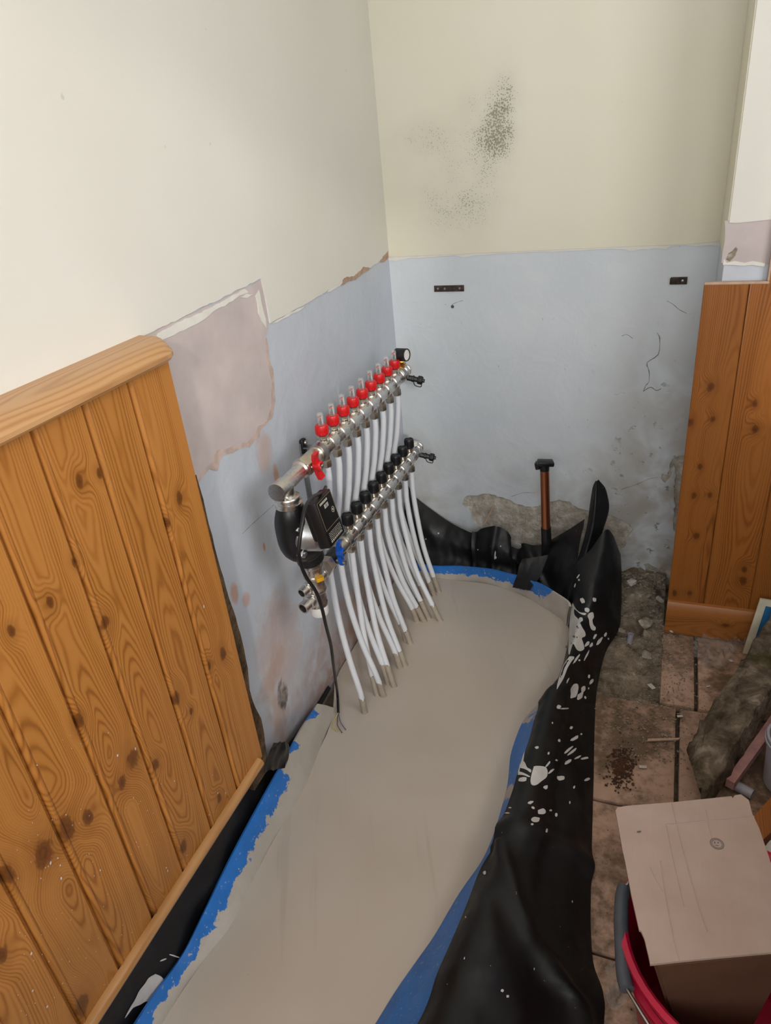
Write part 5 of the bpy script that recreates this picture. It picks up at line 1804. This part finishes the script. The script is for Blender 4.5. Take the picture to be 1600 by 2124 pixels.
film([(1436, 1338), (1470, 1318), (1500, 1325), (1522, 1350), (1520, 1372), (1490, 1390), (1460, 1385), (1440, 1362)], .001, 'crumpled clear plastic film on the tile below the skirting', 2.0, .035)
film([(1513, 1312), (1520, 1322), (1548, 1330), (1552, 1338), (1535, 1345), (1520, 1352), (1512, 1335)], .004, 'small clear plastic scrap between the skirting and the slab', 5.0, .03)
film([(1252, 2010), (1270, 1995), (1298, 2020), (1302, 2060), (1285, 2095), (1258, 2080)], .001, 'crumpled clear plastic film on the tile beside the red bucket', 7.0, .018)

# crimson rubble bucket with its carrying handle
bcx, bcy, bz, br0 = .980, -1.372, .275, .170
bk = thing('bucket', (bcx, bcy, 0), 'crimson plastic bucket with a grey-gripped wire handle, holding the cardboard box', 'bucket')
MB().lathe([(.0001, .004), (.122, .004), (.126, .008), (br0 - .006, bz - .004), (br0 - .003, bz - .004), (br0 + .004, bz - .004), (br0 + .004, bz + .002), (br0 - .004, bz + .004), (br0 - .009, bz), (.118, .012), (.0001, .012)], (bcx, bcy, 0), (0, 0, 1), 56, cap=False).build('bucket_wall', M['redb'], bk, smooth=40)
MB().lathe([(br0 - .008, bz - .040), (br0 + .002, bz - .038), (br0 + .002, bz - .032), (br0 - .006, bz - .030)], (bcx, bcy, 0), (0, 0, 1), 56, cap=False).build('bucket_rim', M['redb'], bk, smooth=40)
gp = [on_z(1296, 1840, .285), on_z(1290, 1870, .280), on_z(1289, 1920, .272), on_z(1291, 1970, .266), on_z(1294, 2020, .262), on_z(1301, 2052, .262)]
gr_ = MB().tube(gp, .0105, 14, 5).build('grip', M['grip'], bk, smooth=60)
MB().tube([gp[-1], on_z(1318, 2080, .262), on_z(1345, 2124, .258), Vector((.885, -1.54, .25)), Vector((.93, -1.565, .245)), Vector((.985, -1.555, .25))], .0026, 8, 5).build('handle_wire', M['steel'], bk, smooth=60)
MB().tube([gp[0], on_z(1310, 1822, .29), Vector((.84, -1.24, .275)), Vector((.90, -1.19, .262)), Vector((.955, -1.188, .255))], .0026, 8, 5).build('handle_wire', M['steel'], bk, smooth=60)

# cardboard box standing in the bucket, its lid panel overhanging
ZB = .365
lid = [(1277, 1685), (1281, 1678), (1300, 1675), (1400, 1667), (1517, 1655), (1520, 1659), (1524, 1653), (1537, 1651), (1553, 1663), (1560, 1690), (1575, 1722), (1600, 1797), (1650, 1930), (1664, 1972), (1600, 1979), (1500, 1988), (1400, 1998), (1349, 2004), (1346, 1988), (1337, 1950), (1330, 1934), (1326, 1932), (1310, 1860), (1297, 1790), (1292, 1768)]
LP = [on_z(a_, b_, ZB) for a_, b_ in lid]
cb = thing('cardboard_box', (sum((p.x for p in LP)) / len(LP), sum((p.y for p in LP)) / len(LP), .10), 'creased brown cardboard box with a round stamp, standing in the crimson bucket', 'box')
ld = MB().sheet([LP], (0, 0, .004)).build('lid_panel', M['card'], cb, smooth=0)
ins = [on_z(a_, b_, ZB) for a_, b_ in [(1362, 1998), (1640, 1970), (1545, 1690), (1318, 1705)]]
cc = sum(ins, Vector()) / 4
cc = Vector((bcx + .0, bcy, ZB))
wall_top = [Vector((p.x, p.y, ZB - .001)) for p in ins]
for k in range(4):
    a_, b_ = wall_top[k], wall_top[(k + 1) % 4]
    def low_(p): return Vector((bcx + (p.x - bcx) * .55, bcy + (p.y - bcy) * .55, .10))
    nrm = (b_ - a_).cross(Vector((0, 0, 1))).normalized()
    MB().prism([a_, b_, low_(b_), low_(a_)], nrm * .004).build('side_panel', M['card_shade'], cb, smooth=0)
# creases pressed into the lid
def crease_line(p0, p1, wdt, m_='card_shade'):
    a_, b_ = on_z(*p0, ZB + .004), on_z(*p1, ZB + .004)
    d_ = (b_ - a_).normalized(); s_ = d_.cross(Vector((0, 0, 1)))
    mid = a_.lerp(b_, .5) + s_ * .001
    MB().tube([a_, mid, b_], wdt, 6, 3).build('crease', M['card'], ld, smooth=40)


for p0, p1, wdt in (((1394, 1665), (1440, 1845), .0011), ((1440, 1845), (1468, 1932), .0010), ((1383, 1712), (1420, 1880), .0009), ((1371, 1785), (1398, 1945), .0011), ((1398, 1945), (1412, 1995), .0011), ((1465, 1680), (1478, 1740), .0008),
                    ((1382, 1711), (1455, 1704), .0011), ((1455, 1704), (1565, 1693), .0008), ((1350, 1800), (1376, 1850), .0008)):
    crease_line(p0, p1, wdt)
# stamp: a ring with a broken inner mark, and a dark smudge
q = on_z(1488, 1750, ZB + .0046)
m = MB()
for r0, r1 in ((.0098, .0085), (.0074, .0066)):
    R0 = [q + Vector((r0 * math.cos(2 * PI * k / 24), r0 * math.sin(2 * PI * k / 24), 0)) for k in range(25)]
    R1 = [q + Vector((r1 * math.cos(2 * PI * k / 24), r1 * math.sin(2 * PI * k / 24), 0)) for k in range(25)]
    m.grid([R0, R1])
for dx, dy, w_, h_ in ((-.003, .001, .0011, .002), (.0015, .0022, .0009, .0018), (.0, -.003, .0026, .0008)):
    m.add([q + Vector((dx - w_, dy - h_, 0)), q + Vector((dx + w_, dy - h_ * .6, 0)), q + Vector((dx + w_, dy + h_, 0)), q + Vector((dx - w_, dy + h_ * .7, 0))], [(0, 1, 2, 3)])
m.build('stamp', M['ink'], ld, smooth=0, fix=False)
P = [on_z(a_, b_, ZB + .0046) for a_, b_ in blob(1326, 1725, 5, 2.2, -.1)]
MB().add(P, [tuple(range(len(P)))]).build('smudge', M['crack'], ld, smooth=0, fix=False)


# ---- cabinet added out of view under the right-hand window, to shade the floor
kb = thing('shade_cabinet', (1.47, -1.62, 0), 'plain pine cabinet added out of view to shade the floor at the right', 'cabinet')
MB().box((1.27, -2.30, .08), (1.69, -0.92, .86), .003).build('carcass', M['pine_r'], kb, smooth=0)
MB().box((1.31, -2.28, .002), (1.68, -0.94, .08)).build('plinth', M['batten'], kb, smooth=0)
MB().box((1.24, -2.32, .861), (1.695, -0.90, .895), .006).build('worktop', M['pinecap'], kb, smooth=30)
for k in range(3):
    y0 = -2.29 + k * .455
    d_ = MB().box((1.252, y0, .10), (1.269, y0 + .445, .85), .004).build('door', M['pine_r'], kb, smooth=20)
    MB().lathe([(.006, 0), (.006, .010), (.013, .016), (.013, .022), (.008, .026)], (1.252, y0 + .40, .70), (-1, 0, 0), 16).build('knob', M['brass'], d_)
